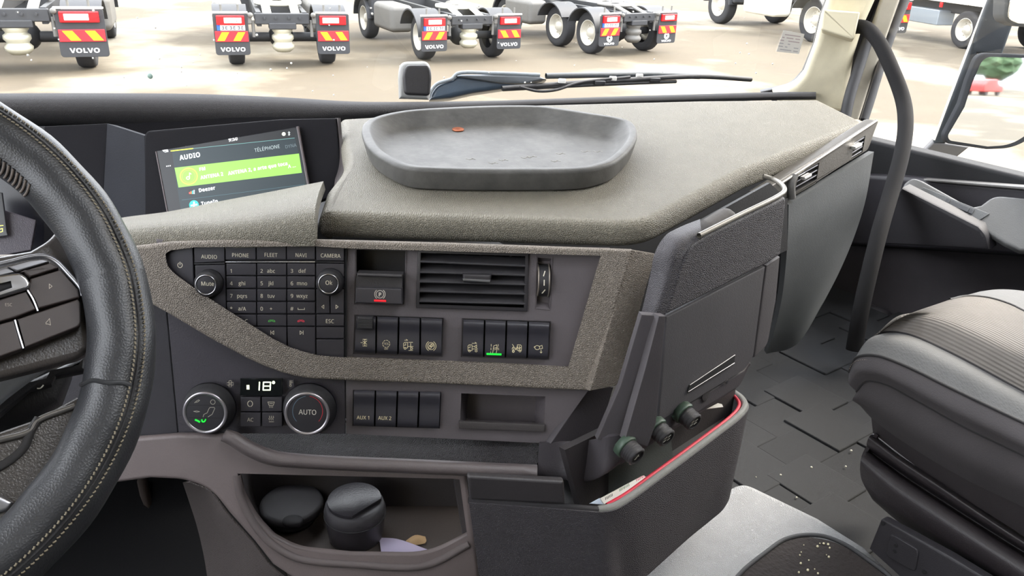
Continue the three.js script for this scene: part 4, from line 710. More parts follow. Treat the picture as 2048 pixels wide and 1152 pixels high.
  const f = new THREE.Matrix4().lookAt(V(0, 0, 0), ax.clone().negate(), V(0, 1, 0)).setPosition(b.clone().addScaledVector(ax, 0.0193)), sg = i ? [[-0.004, 0.0025], [0.003, 0.0025], [-0.004, -0.003], [0.003, -0.003]].map(([x, y]) => rbox(0.005, 0.0009, 0.0006, 0.0002).rotateZ(0.5).translate(x, y, 0)) : [rbox(0.007, 0.001, 0.0006, 0.0002).rotateZ(1.0), rbox(0.004, 0.001, 0.0006, 0.0002).rotateZ(-0.6).translate(0.002, 0.0005, 0), rbox(0.003, 0.001, 0.0006, 0.0002).translate(-0.002, -0.003, 0)];
  part(t, 'cap_mark', join(sg).applyMatrix4(f), std({ color: 0xc4c0b6, roughness: 0.6 }));
  settle(t);
});
// passenger side vents
[[v1, 'passenger air vent nearer the pocket, pale tab on its slats', true], [v2, 'passenger air vent at the far end of the satin strip', false]].forEach(([q, s, wheelToo]) => {
  const t = thing('air_vent', s, 'vent'), pl = PV.off(0.011), mixp = (a, b, k) => [a[0] + (b[0] - a[0]) * k, a[1] + (b[1] - a[1]) * k];
  for (let i = 0; i < 4; i++) { const k = 0.16 + i * 0.23, a = mixp(q[0], q[3], k), b = mixp(q[1], q[2], k); part(t, 'slat', join([plate(pl, [[a[0], a[1] - 1.6], [b[0], b[1] - 1.6], [b[0], b[1] + 1.6], [a[0], a[1] + 1.6]], { t: 0.02, b: 0.0008 })]), satinM); }
  const c = mixp(mixp(q[0], q[2], 0.5), q[1], 0.06);
  part(t, 'vent_tab', plate(pl.off(0.01), [[c[0] - 6, c[1] + 1], [c[0] + 8, c[1] - 7], [c[0] + 8, c[1] - 1], [c[0] - 6, c[1] + 7]], { t: 0.01, b: 0.002 }), std({ color: 0xdcdcda, roughness: 0.3, metalness: 0.4 }), 'bright tab');
  if (wheelToo) part(t, 'vent_wheel', tube([[1590, 350], [1583, 368], [1584, 396]].map((p) => PV.off(0.016).hit(...p)), 0.006, 16, 10), plastic([120, 118, 116], 0.35));
  settle(t);
});
// touch screen
{
  const t = thing('touchscreen', 'tilted touchscreen showing a green highlighted radio list', 'screen'), sp = PS.off(0.006), fr = [[313, 302], [593, 254], [628, 440], [349, 492]];
  const pr = print(sp, [310, 250, 632, 470], 1600, 1093, '#0b1418', (x, X) => {
    const poly = (pts, c) => { x.fillStyle = c; x.beginPath(); pts.forEach((p, i) => { const q = X(...p); i ? x.lineTo(...q) : x.moveTo(...q); }); x.fill(); };
    const L = (y0, xx) => y0 - (xx - 343) * 0.176;      // lines on the screen climb to the right
    const word = (s, px, py, size, c, w = '', al = 'left') => { const [cx, cy] = X(px, py), [dx, dy] = X(px + 10, py - 1.72), k = Math.hypot(dx - cx, dy - cy) / 10; x.save(); x.translate(cx, cy); x.rotate(Math.atan2(dy - cy, dx - cx)); x.fillStyle = c; x.font = `${w} ${size * k}px sans-serif`; x.textAlign = al; x.textBaseline = 'middle'; x.fillText(s, 0, 0); x.restore(); };
    poly([[343, 303], [590, 275], [630, 450], [375, 500]], '#0f2026'); poly([[313, 302], [343, 297], [372, 500], [345, 500]], '#0a0c11'); poly([[313, 302], [593, 254], [590, 276], [343, 302]], '#0a0d12');
    poly([[349, 335.5], [598, 307], [604, 345.5], [357, 375]], '#7db548');
    strokes(x, X, [[[342, 302], [386, 297]]], 2, '#d4e83c'); strokes(x, X, [[[386, 297], [589, 276]]], 0.9, '#5f8f8c'); strokes(x, X, [[[364, 400], [608, 369]], [[368, 425], [614, 394]]], 0.8, '#33525a');
    word('9:50', 466, 278.5, 9.5, '#ffffff', 'bold', 'center'); word('AUDIO', 359, 316, 13, '#ffffff', 'bold'); word('TÉLÉPHONE', 509, 301, 9.5, '#9aa4a4'); word('DYNA', 570, 294, 9, '#5a6468');
    word('FM', 398, 339, 9, '#ffffff', 'bold'); word('ANTENA 2', 401, 355.5, 9.5, '#ffffff', 'bold'); word('ANTENA 2, a arte que toca', 456, 347, 9.5, '#ffffff', 'bold'); word('A ...', 576, 333, 9.5, '#ffffff');
    word('Deezer', 397, 381, 10, '#ffffff', 'bold'); word('TuneIn', 402, 407.5, 10, '#ffffff', 'bold');
    strokes(x, X, [ring(377.5, 352.5, 17, 16)], 2.2, '#c8e84a'); strokes(x, X, [ring(377.5, 352.5, 13, 12.5)], 0.8, '#a8cc4a'); strokes(x, X, [ring(376, 356, 3.2, 2.6), [[379, 355], [379, 346], [382, 348]]], 1.4, '#ffffff');
    poly(ring(382.5, 384.5, 7), '#1a1216'); [['#e8483c', 378], ['#f08040', 381], ['#40c0c0', 384], ['#e8e8f0', 387]].forEach(([c, a], i) => poly([[a, 388], [a + 2.2, 388], [a + 2.2, 384 - i * 1.4], [a, 384 - i * 1.4]], c));
    poly(ring(388, 410, 9.6), '#1cc4b0'); strokes(x, X, [[[382.5, 411], [393.5, 409]], [[388, 404.5], [388.5, 415.5]]], 3, '#ffffff');
    strokes(x, X, [[[336, 302], [325, 300], [328, 297]], [[325, 300], [328, 303]], [[329, 300], [335, 299.6], [336, 303], [330, 304]], [[350, 424.5], [354, 421], [361, 421], [364, 426], [352, 428], [350, 424.5]]], 1.5, '#e8ecec');
    for (let i = 0; i < 3; i++) poly(ring(333.5 + i * 3.4, 332.5 - i * 0.5, 1.2), '#e8ecec');
    poly([[344, 288], [354, 286], [355, 294], [345, 296]], '#f4f4f4'); strokes(x, X, [[[357, 292], [358, 287], [365, 286], [366, 291], [357, 293]], [[370, 285], [376, 288], [371, 291.5], [370, 285]]], 1.5, '#f4f4f4'); poly(ring(567.5, 268, 3.8), '#f0f4d8');
    strokes(x, X, [[[576, 265], [580, 269], [578, 271], [577.5, 263], [580, 265], [576.5, 270]]], 0.9, '#b8c0c0');
  });
  part(t, 'display', pr.fit(plate(sp, fr, { t: 0.006, b: 0.001 })), std({ map: pr.t, emissive: 0xffffff, emissiveMap: pr.t, emissiveIntensity: 0.36, roughness: 0.4 }), 'lit screen');
  part(t, 'screen_frame', join([plate(sp.off(0.002), [[592, 253], [597, 252], [632, 440], [627, 441]], { t: 0.008, b: 0.001 }), plate(sp.off(0.001), [[310, 303], [313, 302], [349, 492], [346, 493]], { t: 0.008, b: 0.001 })]), plastic([92, 82, 84], 0.3), 'thin bright side edges');
  settle(t);
}
// instruments behind the wheel
{
  const t = thing('instrument_cluster', 'dark instrument housing partly hidden behind the steering wheel rim', 'instrument panel');
  part(t, 'centre_face', plate(plane(150, 330, 1.36, 10, 20), [[88, 253], [215, 247], [206, 395], [214, 470], [88, 500]], { t: 0.02, b: 0.001 }), matte([26, 25, 29]));
  part(t, 'side_face', plate(new Plane(at(215, 330, 1.355), -28, 20), [[214, 247], [289, 271], [292, 440], [213, 470], [206, 395]], { t: 0.02, b: 0.001 }), matte([34, 35, 40]), 'paler angled side');
  part(t, 'dial_glass', plate(plane(20, 340, 1.38, 20, 20), [[-160, 262], [90, 252], [88, 500], [-160, 540]], { t: 0.01, b: 0.001 }), std({ color: 0x1a1a20, roughness: 0.2 }));
  part(t, 'lower_face', plate(plane(40, 460, 1.3, 20, 30), [[10, 420], [72, 440], [62, 500], [-40, 520], [-40, 420]], { t: 0.01, b: 0.002 }), plastic([60, 54, 62], 0.4));
  const dp = plane(-10, 430, 1.28, 20, 25), pr = print(dp, [-30, 380, 20, 480], 128, 256, '#08080b', (x, X) => strokes(x, X, [[[-6, 452], [6, 451]], [[-3, 465], [5, 463], [5, 457], [-3, 459], [-3, 465]]], 1.6, '#e8e850'));
  part(t, 'warning_display', pr.fit(plate(dp, [[-60, 385], [4, 385], [14, 462], [16, 471], [-60, 482]], { t: 0.006, b: 0.001 })), std({ map: pr.t, emissive: 0xffffff, emissiveMap: pr.t, emissiveIntensity: 0.8, roughness: 0.2 }), 'small display with a yellow mark');
  settle(t);
}

// ---------------------------------------------------------------- things lying about the cab
const tp0 = (pts, d) => pts.map((q) => at(q[0], q[1], q[2] ?? d));
const rough2 = fractal(256, 10, 4, 301);
const rubberM = (() => {
  const c = dataTex(512, (i) => { const x = i % 512, y = (i / 512) | 0, n = bigNoise[i], m = midNoise[((y & 255) << 8) + (x & 255)], s = rough2[(((y * 3) & 255) << 8) + ((x * 2 + (y >> 2)) & 255)]; const v = 82 + 26 * (n - 0.4) + 22 * (m - 0.5) + 10 * (s - 0.5); return [v, v * 0.985, v * 0.96]; }, { srgb: true, rep: 1 / 0.25 });
  return std({ map: c, roughness: 0.58, bumpMap: fineT, bumpScale: 0.00015 });
})();
{ // storage tray
  const t = thing('storage_tray', 'large grey rubber tray with rounded corners lying on the dash top', 'tray'), P = TP.off(0.034);
  const rim = [[723, 262], [727, 246], [745, 234], [801, 221], [906, 213], [1012, 209.5], [1082, 210.5], [1120, 215], [1170, 223], [1254, 238], [1270, 249], [1275, 268], [1268, 286], [1251, 306], [1228, 323], [1205, 331], [1170, 338], [1047, 341], [871, 338], [810, 333], [768, 316], [738, 294]].map((p) => P.to2(...p));
  const c = rim.reduce((a, p) => [a[0] + p[0] / rim.length, a[1] + p[1] / rim.length], [0, 0]);
  const curve = new THREE.CatmullRomCurve3(rim.map((p) => V(p[0], p[1], 0)), true, 'centripetal').getPoints(160);
  const rings = [[0.03, -0.033], [0.012, -0.034], [0.006, -0.03], [0.0, -0.006], [0.001, -0.0015], [0.004, 0], [0.011, 0], [0.0135, -0.0015], [0.019, -0.01], [0.027, -0.021], [0.036, -0.0255], [0.05, -0.0268], [0.1, -0.027], [1, -0.027]];
  const rows = rings.map(([d, z]) => curve.map((p) => { const L = Math.hypot(p.x - c[0], p.y - c[1]), k = Math.max(0.0005, 1 - d / L); return P.w(c[0] + (p.x - c[0]) * k, c[1] + (p.y - c[1]) * k, z); }));
  const g = grid(rows), uv = []; for (let i = 0; i < g.attributes.position.count; i++) { const e = V().fromBufferAttribute(g.attributes.position, i).applyMatrix4(P.inv); uv.push(e.x, e.y + e.z); }
  g.setAttribute('uv', new THREE.Float32BufferAttribute(uv, 2));
  const body = part(t, 'tray_body', g, rubberM);
  const scr = [], scuff = [[940, 318], [1005, 320], [1050, 315], [1062, 313], [1120, 307], [1170, 303], [1195, 303], [985, 326], [1110, 322]];   // pale nicks in the rubber
  scuff.forEach(([x, y], i) => scr.push(tube([[x - 8, y - 1], [x, y + 1.5], [x + 4, y - 1], [x + 11, y + 1]].map((p) => P.off(-0.0268).hit(...p)), 0.0005, 8, 5)));
  part(body, 'scuff', join(scr), std({ color: 0x9c9a94, roughness: 0.7 })).userData.kind = 'stuff';
  settle(t);
  const k = thing('coin', 'small copper coin lying in the grey rubber tray', 'coin'), o = P.off(-0.0265).to2(916, 260);
  part(k, 'coin_body', lathe([[0, 0.0017], [0.0082, 0.0017], [0.0088, 0.0021], [0.0094, 0.0019], [0.0096, 0.0008], [0.0094, 0], [0, 0]], 40).rotateX(Math.PI / 2).translate(o[0], o[1], -0.0265).applyMatrix4(P.m), std({ color: 0xb06a4c, metalness: 0.75, roughness: 0.4 }));
  part(k, 'coin_relief', join([new THREE.TorusGeometry(0.0035, 0.0003, 6, 24).translate(o[0], o[1], -0.0248), rbox(0.0012, 0.007, 0.0005, 0.0002).translate(o[0], o[1], -0.0248)]).applyMatrix4(P.m), std({ color: 0x8a4e38, metalness: 0.7, roughness: 0.5 }));
  settle(k);
}
// steering wheel
const SEAM = 1.12;
const PWc = camera.position.clone().add(V(-0.509, -0.29, -0.505)), PW = new Plane(PWc, 37, 40), WR = 0.215, WA = 0.0262;
const rimP = (phi, th, a = WA) => PW.w((WR + a * Math.cos(th)) * Math.cos(phi), (WR + a * Math.cos(th)) * Math.sin(phi), a * Math.sin(th));
{
  const t = thing('steering_wheel', 'black leather covered steering wheel with pale stitching, cut off by the left edge', 'steering wheel');
  const wheelM = std({ map: mottleT, color: tint([40, 41, 44]), roughness: 0.4, bumpMap: leatherT, bumpScale: 0.0001 });
  const rows = Array.from({ length: 33 }, (_, i) => Array.from({ length: 161 }, (_, j) => { const ph = -j / 160 * 2 * Math.PI, th = i / 32 * 2 * Math.PI; return rimP(ph, th, WA * (1 + 0.025 * Math.sin(ph * 23 + 2 * Math.sin(th)) * Math.sin(th * 2 + ph) - 0.05 * Math.exp(-Math.pow((th - SEAM) / 0.1, 2)))); }));
  const rim = part(t, 'rim', grid(rows), wheelM, 'leather covered rim');
  const sg = [];                                        // two rows of pale stitches beside the seam
  for (const o of [-0.17, 0.17]) for (let k = 0; k < 210; k++) { const ph = 1.25 - k * 0.0165, a = rimP(ph, SEAM + o, WA * 1.008), b = rimP(ph - 0.0105, SEAM + o * 0.8, WA * 1.008); sg.push(tube([a, a.clone().add(b).multiplyScalar(0.5).addScaledVector(a.clone().sub(PWc).normalize(), 0.0004), b], 0.00075, 3, 5)); }
  part(rim, 'stitching', join(sg), std({ color: 0x6f6757, roughness: 0.8 }), 'pale double stitching').userData.kind = 'stuff';
  part(rim, 'seam', tube(Array.from({ length: 60 }, (_, i) => rimP(1.25 - i * 0.058, SEAM, WA * 0.975)), 0.0011, 120, 6), blackM);
  const cp = PW.to2(200, 776), cph = Math.atan2(cp[1], cp[0]);
  part(rim, 'cover_join', tube(Array.from({ length: 20 }, (_, i) => rimP(cph + 0.004 * Math.sin(i * 0.7), SEAM + 0.12 + i * 0.1, WA * 0.995)), 0.002, 40, 8), wheelM, 'puckered join across the cover');
  const lace = []; for (let k = 0; k < 34; k++) { const ph = 1.2 - k * 0.022; lace.push(tube([rimP(ph, 2.45, WA * 1.01), rimP(ph - 0.012, 2.75, WA * 1.03), rimP(ph - 0.004, 3.05, WA * 1.01)], 0.0011, 6, 5)); }
  part(rim, 'lacing', join(lace), std({ color: 0x5c544e, roughness: 0.8 })).userData.kind = 'stuff';
  const hub = PW.off(-0.004), glossM = plastic([50, 47, 47], 0.3), keyD = plastic([44, 40, 40], 0.36);
  part(t, 'spoke', plate(hub.off(-0.012), [[-300, 540], [-60, 520], [60, 500], [98, 478, 0.02], [118, 452], [150, 480], [180, 590], [186, 690], [165, 712, 0.01], [60, 740], [-300, 830]], { t: 0.02, b: 0.005, seg: 3 }), plastic([64, 60, 58], 0.32), 'glossy spoke between hub and rim');
  part(t, 'spoke_edge', tube([[-40, 538], [20, 524], [62, 514], [92, 513], [112, 522], [138, 548], [163, 578], [166, 592]].map((q) => hub.off(0.001).hit(...q)), 0.0022, 50, 8), satinM, 'bright edge round the switches');
  const pr = print(hub.off(0.002), [-60, 500, 180, 720], 1024, 940, '#37302f', (x, X) => { const c = '#a8a092'; strokes(x, X, [tri(101, 572.5, 4.6, 1), tri(64, 529, 3.6, 1), [[69, 525], [70, 532]], [[92, 645], [96, 641], [99, 637], [101, 650], [96, 648], [92, 648], [92, 645]]], 1.1, c); lettering(x, X, 'ESC', 17, 609.5, 9, '#8e867a'); });
  const bm = std({ map: pr.t, roughness: 0.36, bumpMap: fineT, bumpScale: 0.00008 }), bt = (pts, m, label, w = 0.002) => part(t, 'button', m === bm ? pr.fit(plate(hub.off(w), pts, { t: 0.01, b: 0.0014, seg: 3 })) : plate(hub.off(w), pts, { t: 0.01, b: 0.0014, seg: 3 }), m, label);
  bt([[16, 533], [60, 519], [86, 517], [98, 523], [34, 543]], satinM, 'bright top edge key'); bt([[-60, 552], [14, 534], [30, 544], [-60, 566]], satinM, 'bright top edge key');
  bt([[34, 546], [100, 525], [117, 535], [60, 554], [48, 544]], bm); bt([[61, 557], [121, 539], [157, 579], [159, 594], [77, 617], [68, 596], [56, 580]], bm, 'key with a triangle'); bt([[-60, 616], [-6, 600], [52, 582], [72, 618], [32, 634], [-60, 660]], bm, 'key lettered ESC');
  bt([[34, 638], [155, 598], [161, 603, 0.003], [162, 651, 0.004], [50, 695]], bm, 'key with a loudspeaker'); bt([[-60, 664], [28, 640], [45, 697], [-60, 735]], bm);
  part(t, 'scroll_frame', plate(hub.off(0.006), [[-60, 556], [0, 550], [36, 544, 0.004], [52, 551, 0.005], [62, 567, 0.004], [57, 577, 0.004], [-60, 612]], { t: 0.01, b: 0.002, seg: 3, holes: [[[-50, 572], [0, 562], [26, 556], [31, 578], [0, 589], [-50, 604]]] }), chromeM, 'chrome frame round the thumb roller');
  part(t, 'roller', tube([[-60, 583], [-20, 578], [22, 569]].map((q) => hub.off(-0.001).hit(...q)), 0.0045, 8, 12), blackM);
  part(t, 'key_line', join([tube([[55, 580], [66, 598], [76, 622]].map((q) => hub.off(0.002).hit(...q)), 0.0009, 10, 6), tube([[30, 640], [38, 668], [47, 697]].map((q) => hub.off(0.002).hit(...q)), 0.0009, 10, 6)]), chromeM);
  const lowS = hub.off(-0.02), lowM2 = std({ map: mottleT, color: tint([76, 73, 71]), roughness: 0.34, metalness: 0.5, bumpMap: fineT, bumpScale: 0.0003 });
  part(t, 'lower_spoke', plate(lowS, [[-320, 930], [0, 862], [73, 837], [153, 793], [190, 800], [150, 880], [60, 1010], [-60, 1090], [-320, 1150]], { t: 0.02, b: 0.005, seg: 3 }), lowM2, 'scuffed metallic lower spoke');
  part(t, 'spoke_ridge', tube([[78, 836], [62, 862], [50, 892], [24, 918], [-40, 955]].map((q) => lowS.off(0.0005).hit(...q)), 0.0035, 40, 8), plastic([36, 34, 35], 0.4));
  part(t, 'spoke_upper_edge', tube([[-40, 892], [0, 880], [60, 862], [75, 842], [150, 812]].map((q) => lowS.off(0.0015).hit(...q)), 0.0026, 40, 8), std({ color: 0x74716e, metalness: 0.7, roughness: 0.3 }), 'raised upper edge');  // thin metal tube, paler than the spoke, along its upper edge
  part(t, 'spoke_foot', plate(lowS.off(0.004), [[-60, 975], [0, 988], [28, 1004], [14, 1022], [-60, 1040]], { t: 0.01, b: 0.003, seg: 3 }), satinM);
  part(t, 'hub_pad', lathe([[0, 0.03], [0.06, 0.028], [0.085, 0.015], [0.09, -0.02], [0, -0.02]], 48).rotateX(Math.PI / 2).applyMatrix4(PW.m), keyD);
  settle(t);
  const st = thing('wiper_stalk', 'grey wiper stalk behind the steering wheel, tipped with a wiper symbol', 'stalk'), sp = PW.off(-0.05), spr = print(sp, [-60, 650, 190, 810], 800, 512, '#7c7e82', (x, X) => strokes(x, X, [[[139, 682], [143, 678], [150, 678], [156, 682], [150, 690], [145, 690], [139, 682]], [[146, 694], [148, 681]], [[143, 686], [152, 684]], ring(147, 680, 4, 3, 180, 340, 6)], 1.1, '#b8b29c'));
  part(st, 'arm', spr.fit(plate(sp, [[-140, 840], [-60, 782], [0, 745, 0.02], [62, 702], [166, 663, 0.003], [171, 701, 0.003], [110, 723], [66, 750, 0.03], [0, 800], [-120, 900]], { t: 0.024, b: 0.008, seg: 4 })), std({ map: spr.t, roughness: 0.5, bumpMap: fineT, bumpScale: 0.0002 }));
  settle(st);
  const s2 = thing('lower_stalk', 'black lower stalk half hidden in shadow under the wiper stalk', 'stalk'), s2p = PW.off(-0.08);
  part(s2, 'arm', plate(s2p, [[-120, 905], [0, 806], [66, 756], [172, 708], [172, 740], [112, 752], [104, 768], [60, 778], [0, 830], [-120, 940]], { t: 0.02, b: 0.006, seg: 3 }), blackM);
  part(s2, 'symbol', tube([[74, 777], [80, 777], [84, 774], [87, 770]].map((q) => s2p.off(0.001).hit(...q)), 0.0006, 10, 6), std({ color: 0xb8b4aa, roughness: 0.6 }));
  settle(s2);
  const co = thing('steering_column', 'dark shroud round the steering column behind the wheel', 'column');
  part(co, 'shroud', plate(PW.off(-0.1), [[-300, 620], [60, 660], [150, 720], [120, 800], [40, 850], [-300, 900]], { t: 0.1, b: 0.02, seg: 3 }), blackM);
  settle(co);
}
{ // pedal in the footwell
  const t = thing('pedal', 'ribbed black pedal deep in the dark footwell', 'pedal'), pp = plane(310, 1110, 1.42, 30, 35);
  part(t, 'pedal_plate', plate(pp, [[262, 1100, 0.01], [350, 1082, 0.01], [362, 1180, 0.01], [272, 1210, 0.01]], { t: 0.012, b: 0.003 }), blackM);
  for (let i = 0; i < 5; i++) part(t, 'rib', tube([[264 + i * 2, 1112 + i * 13], [306 + i, 1102 + i * 13], [308 + i, 1107 + i * 13], [352, 1096 + i * 13]].map((q) => pp.off(0.0015).hit(...q)), 0.0022, 16, 6), plastic([62, 60, 62], 0.5));
  part(t, 'pedal_arm', tube([[310, 1090, 1.44], [300, 1030, 1.5], [285, 960, 1.56]].map((q) => at(...q)), 0.01, 16, 8), plastic([64, 52, 46], 0.6));
  settle(t);
}
// two lidded beakers in the well
const beakM = plastic([48, 45, 49], 0.28);
{
  const t = thing('ashtray', 'black lidded beaker with a hinged tab, left of the pair in the console well', 'beaker', 'lidded beakers'), c = at(583, 1004, 1.16), h = c.y - wellF;
  const L = (prof, k = 56) => lathe(prof, k).translate(c.x, wellF, c.z);
  part(t, 'beaker_body', L([[0, 0], [0.032, 0], [0.034, 0.004], [0.039, h - 0.012], [0, h - 0.012]]), beakM);
  const lid = part(t, 'lid', L([[0.0395, h - 0.013], [0.0425, h - 0.012], [0.0445, h - 0.006], [0.043, h - 0.001], [0.039, h + 0.0015], [0.02, h + 0.0045], [0, h + 0.005]]), beakM, 'domed lid');
  part(lid, 'lid_tab', new THREE.SphereGeometry(0.0135, 20, 14).scale(1.1, 0.55, 0.8).translate(c.x + 0.012, c.y - 0.0015, c.z + 0.0385), plastic([38, 36, 40], 0.25));
  settle(t);
  const u = thing('ashtray', 'black beaker with a notched flip lid, right of the pair and nearer', 'beaker', 'lidded beakers'), d = at(709, 1003, 1.12), g = d.y - wellF;
  const M = (prof, k = 56) => lathe(prof, k).translate(d.x, wellF, d.z);
  part(u, 'beaker_body', M([[0, 0], [0.035, 0], [0.037, 0.004], [0.041, g - 0.02], [0.041, g - 0.019], [0.0415, g - 0.012], [0.0395, g - 0.004], [0.035, g], [0, g]]), beakM);
  const fl = part(u, 'lid', (() => { const s = new THREE.Shape(); s.absarc(0, 0, 0.035, 0.5, 5.2, false); s.lineTo(0.022, -0.012); s.closePath(); return toCreasedNormals(new THREE.ExtrudeGeometry(s, { depth: 0.003, bevelEnabled: true, bevelSize: 0.0012, bevelThickness: 0.0012, bevelSegments: 2, curveSegments: 32 }), 0.5).rotateX(-Math.PI / 2).rotateY(-0.4).translate(d.x, d.y + 0.0005, d.z); })(), plastic([44, 42, 46], 0.32), 'flip lid');
  part(fl, 'lid_groove', new THREE.TorusGeometry(0.0413, 0.0008, 6, 56).rotateX(Math.PI / 2).translate(d.x, d.y - 0.019, d.z), blackM);
  settle(u);
  const w = thing('paper', 'crumpled pale paper slip on the floor of the console well', 'paper'), q = (x, y) => hitY(x, y, wellF + 0.002), a = q(758, 1076), b = q(830, 1090), e = q(856, 1100), f = q(764, 1116), k = q(812, 1118);
  part(w, 'sheet', shell([[a, a.clone().lerp(b, 0.5).add(V(0, 0.004, 0)), e], [a.clone().lerp(f, 0.5).add(V(0, 0.002, 0)), q(800, 1100).add(V(0, 0.005, 0)), e.clone().lerp(k, 0.4)], [f, f.clone().lerp(k, 0.5), k]], 10, 8, 0.0006), std({ color: 0x9a92a8, roughness: 0.8 }));
  settle(w);
  const x = thing('wrapper', 'torn brown scrap at the right end of the console well', 'wrapper');
  part(x, 'scrap', shell([[q(812, 1082), q(830, 1078).add(V(0, 0.006, 0)), q(850, 1074)], [q(815, 1087), q(835, 1084).add(V(0, 0.007, 0)), q(852, 1082)], [q(822, 1091), q(840, 1089), q(850, 1087)]], 8, 8, 0.0008), std({ color: 0xa08460, roughness: 0.8 }));
  settle(x);
}
{ // storage bin under the sockets
  const t = thing('storage_bin', 'black open storage bin with a pale rim and red lining edge below the sockets', 'bin');
  const B1 = plane(1080, 1080, 0.98, 8, 4), B2 = new Plane(B1.hit(1222, 1080), 48, 4);
  const top = [[937, 1000, 0, 0], [1010, 1005, 0, 0], [1080, 1010, 0, 0], [1160, 1016, 0, 0], [1200, 1019, 0, -0.002], [1226, 1014, 1, -0.004], [1262, 993, 1, 0], [1310, 958, 1, 0], [1370, 914, 1, 0], [1430, 869, 1, 0], [1470, 838, 1, 0], [1487, 820, 1, -0.006], [1489, 806, 1, -0.022], [1480, 794, 1, -0.04], [1466, 784, 1, -0.06]];
  const bot = [[957, 1141], [1020, 1146], [1090, 1151], [1170, 1158], [1212, 1162], [1240, 1160], [1275, 1138], [1315, 1104], [1370, 1056], [1415, 1020], [1440, 999], [1453, 980], [1456, 966], [1452, 956], [1446, 950]];
  const row = (k, inn = 0) => top.map((p, i) => { const b = bot[i], P = (p[2] ? B2 : B1).off(p[3] - inn); return P.hit(p[0] + (b[0] - p[0]) * k, p[1] + (b[1] - p[1]) * k); });
  part(t, 'bin_wall', shell([row(0), row(0.03).map((p) => p), row(0.3), row(0.7), row(1), row(1.12)], 90, 24, 0.006), softM);
  const R0 = row(0), rimPts = R0.slice(4);
  part(t, 'rim_lit', join([tube(rimPts, 0.005, 90, 10), ...caps(rimPts, 0.005)]), std({ color: 0x9c9c98, roughness: 0.42, bumpMap: leatherT, bumpScale: 0.0004 }), 'pale rim, its lit stretch painted brighter');  // lit stretch of the rim, brightness painted into its colour
  part(t, 'red_edge', tube(rimPts.map((p, i) => p.clone().addScaledVector(B2.n, -0.009).add(V(0, -0.002, 0))).slice(1), 0.0028, 80, 8), std({ color: 0xb01c34, roughness: 0.6 }), 'red lining edge');
  part(t, 'rim_shaded', tube(R0.slice(0, 6), 0.004, 40, 8), softM);  // same rim continued; its shaded stretch is painted dark
  part(t, 'bin_cover', plate(B1.off(0.003), [[934, 953, 0.004], [1128, 963, 0.003], [1131, 1010, 0.003], [940, 1001]], { t: 0.012, b: 0.004, seg: 3 }), plastic([54, 51, 53], 0.5), 'box at the driver end');
  const iw = (k, x, y) => PB.off(-0.045).hit(x, y).lerp(PC.off(-0.035).hit(x, y), k);
  part(t, 'inner_wall', shell([[iw(0, 1128, 1030), iw(0.3, 1195, 1040), iw(0.9, 1255, 1010), iw(1, 1350, 950)], [iw(0, 1124, 940), iw(0.3, 1180, 940), iw(0.9, 1245, 905), iw(1, 1340, 860)]], 20, 4, 0.005), plastic([88, 92, 90], 0.6));
  part(t, 'bin_floor', (() => { const y = B2.hit(1300, 1030).y, e = [B1.hit(960, 1080), B2.hit(1235, 1080), B2.hit(1450, 900), B2.off(-0.12).hit(1430, 880), B1.off(-0.12).hit(1000, 1040)].map((p) => [p.x, -p.z]); return slab(e, { t: 0.006, b: 0 }).applyMatrix4(new Plane(V(0, y, 0), 0, 90).m); })(), blackM);
  settle(t);
  const bk = thing('booklet', 'white booklet standing in the bin against its red lined edge', 'booklet'), kp = new Plane(B2.off(-0.018).hit(1250, 985), 30, 42);
  const pr = print(kp.off(0.001), [1180, 940, 1310, 1020], 640, 400, '#d8d4cc', (x, X) => { seed = 5; for (const [a, b, n, c] of [[1212, 997, 6, '#4a4a44'], [1240, 980, 8, '#5c7a58'], [1274, 960, 7, '#b0485a']]) for (let i = 0; i < n; i++) strokes(x, X, [[[a + i * 2.6, b - i * 1.5 - 2], [a + i * 2.6 + rr(0, 1), b - i * 1.5 + 2]]], 1.3, c); });
  part(bk, 'cover', pr.fit(plate(kp, [[1201, 997], [1288, 950, 0.002], [1296, 958], [1216, 1009], [1208, 1008]], { t: 0.004, b: 0.0005 })), std({ map: pr.t, roughness: 0.7 }));
  part(bk, 'back_page', plate(kp.off(-0.002), [[1180, 1007], [1200, 996], [1209, 1009]], { t: 0.003, b: 0.0003 }), std({ color: 0xc2cede, roughness: 0.7 }));
  settle(bk);
  const pp = thing('paper', 'folded white paper at the far end of the open storage bin', 'paper');
  part(pp, 'sheet', plate(new Plane(B2.off(-0.03).hit(1430, 812), 20, 50), [[1413, 818], [1436, 806], [1444, 808], [1447, 814]], { t: 0.003, b: 0.0005 }), paperM);
  settle(pp);
  const rl = thing('paper_roll', 'grey rolled item lying inside the upper pocket', 'roll');
  part(rl, 'roll_body', join([tube([PC.off(-0.055).hit(1415, 462), PC.off(-0.05).hit(1450, 440)], 0.016, 4, 20), ...caps([PC.off(-0.055).hit(1415, 462), PC.off(-0.05).hit(1450, 440)], 0.016)]), plastic([84, 80, 78], 0.7));
  settle(rl);
}
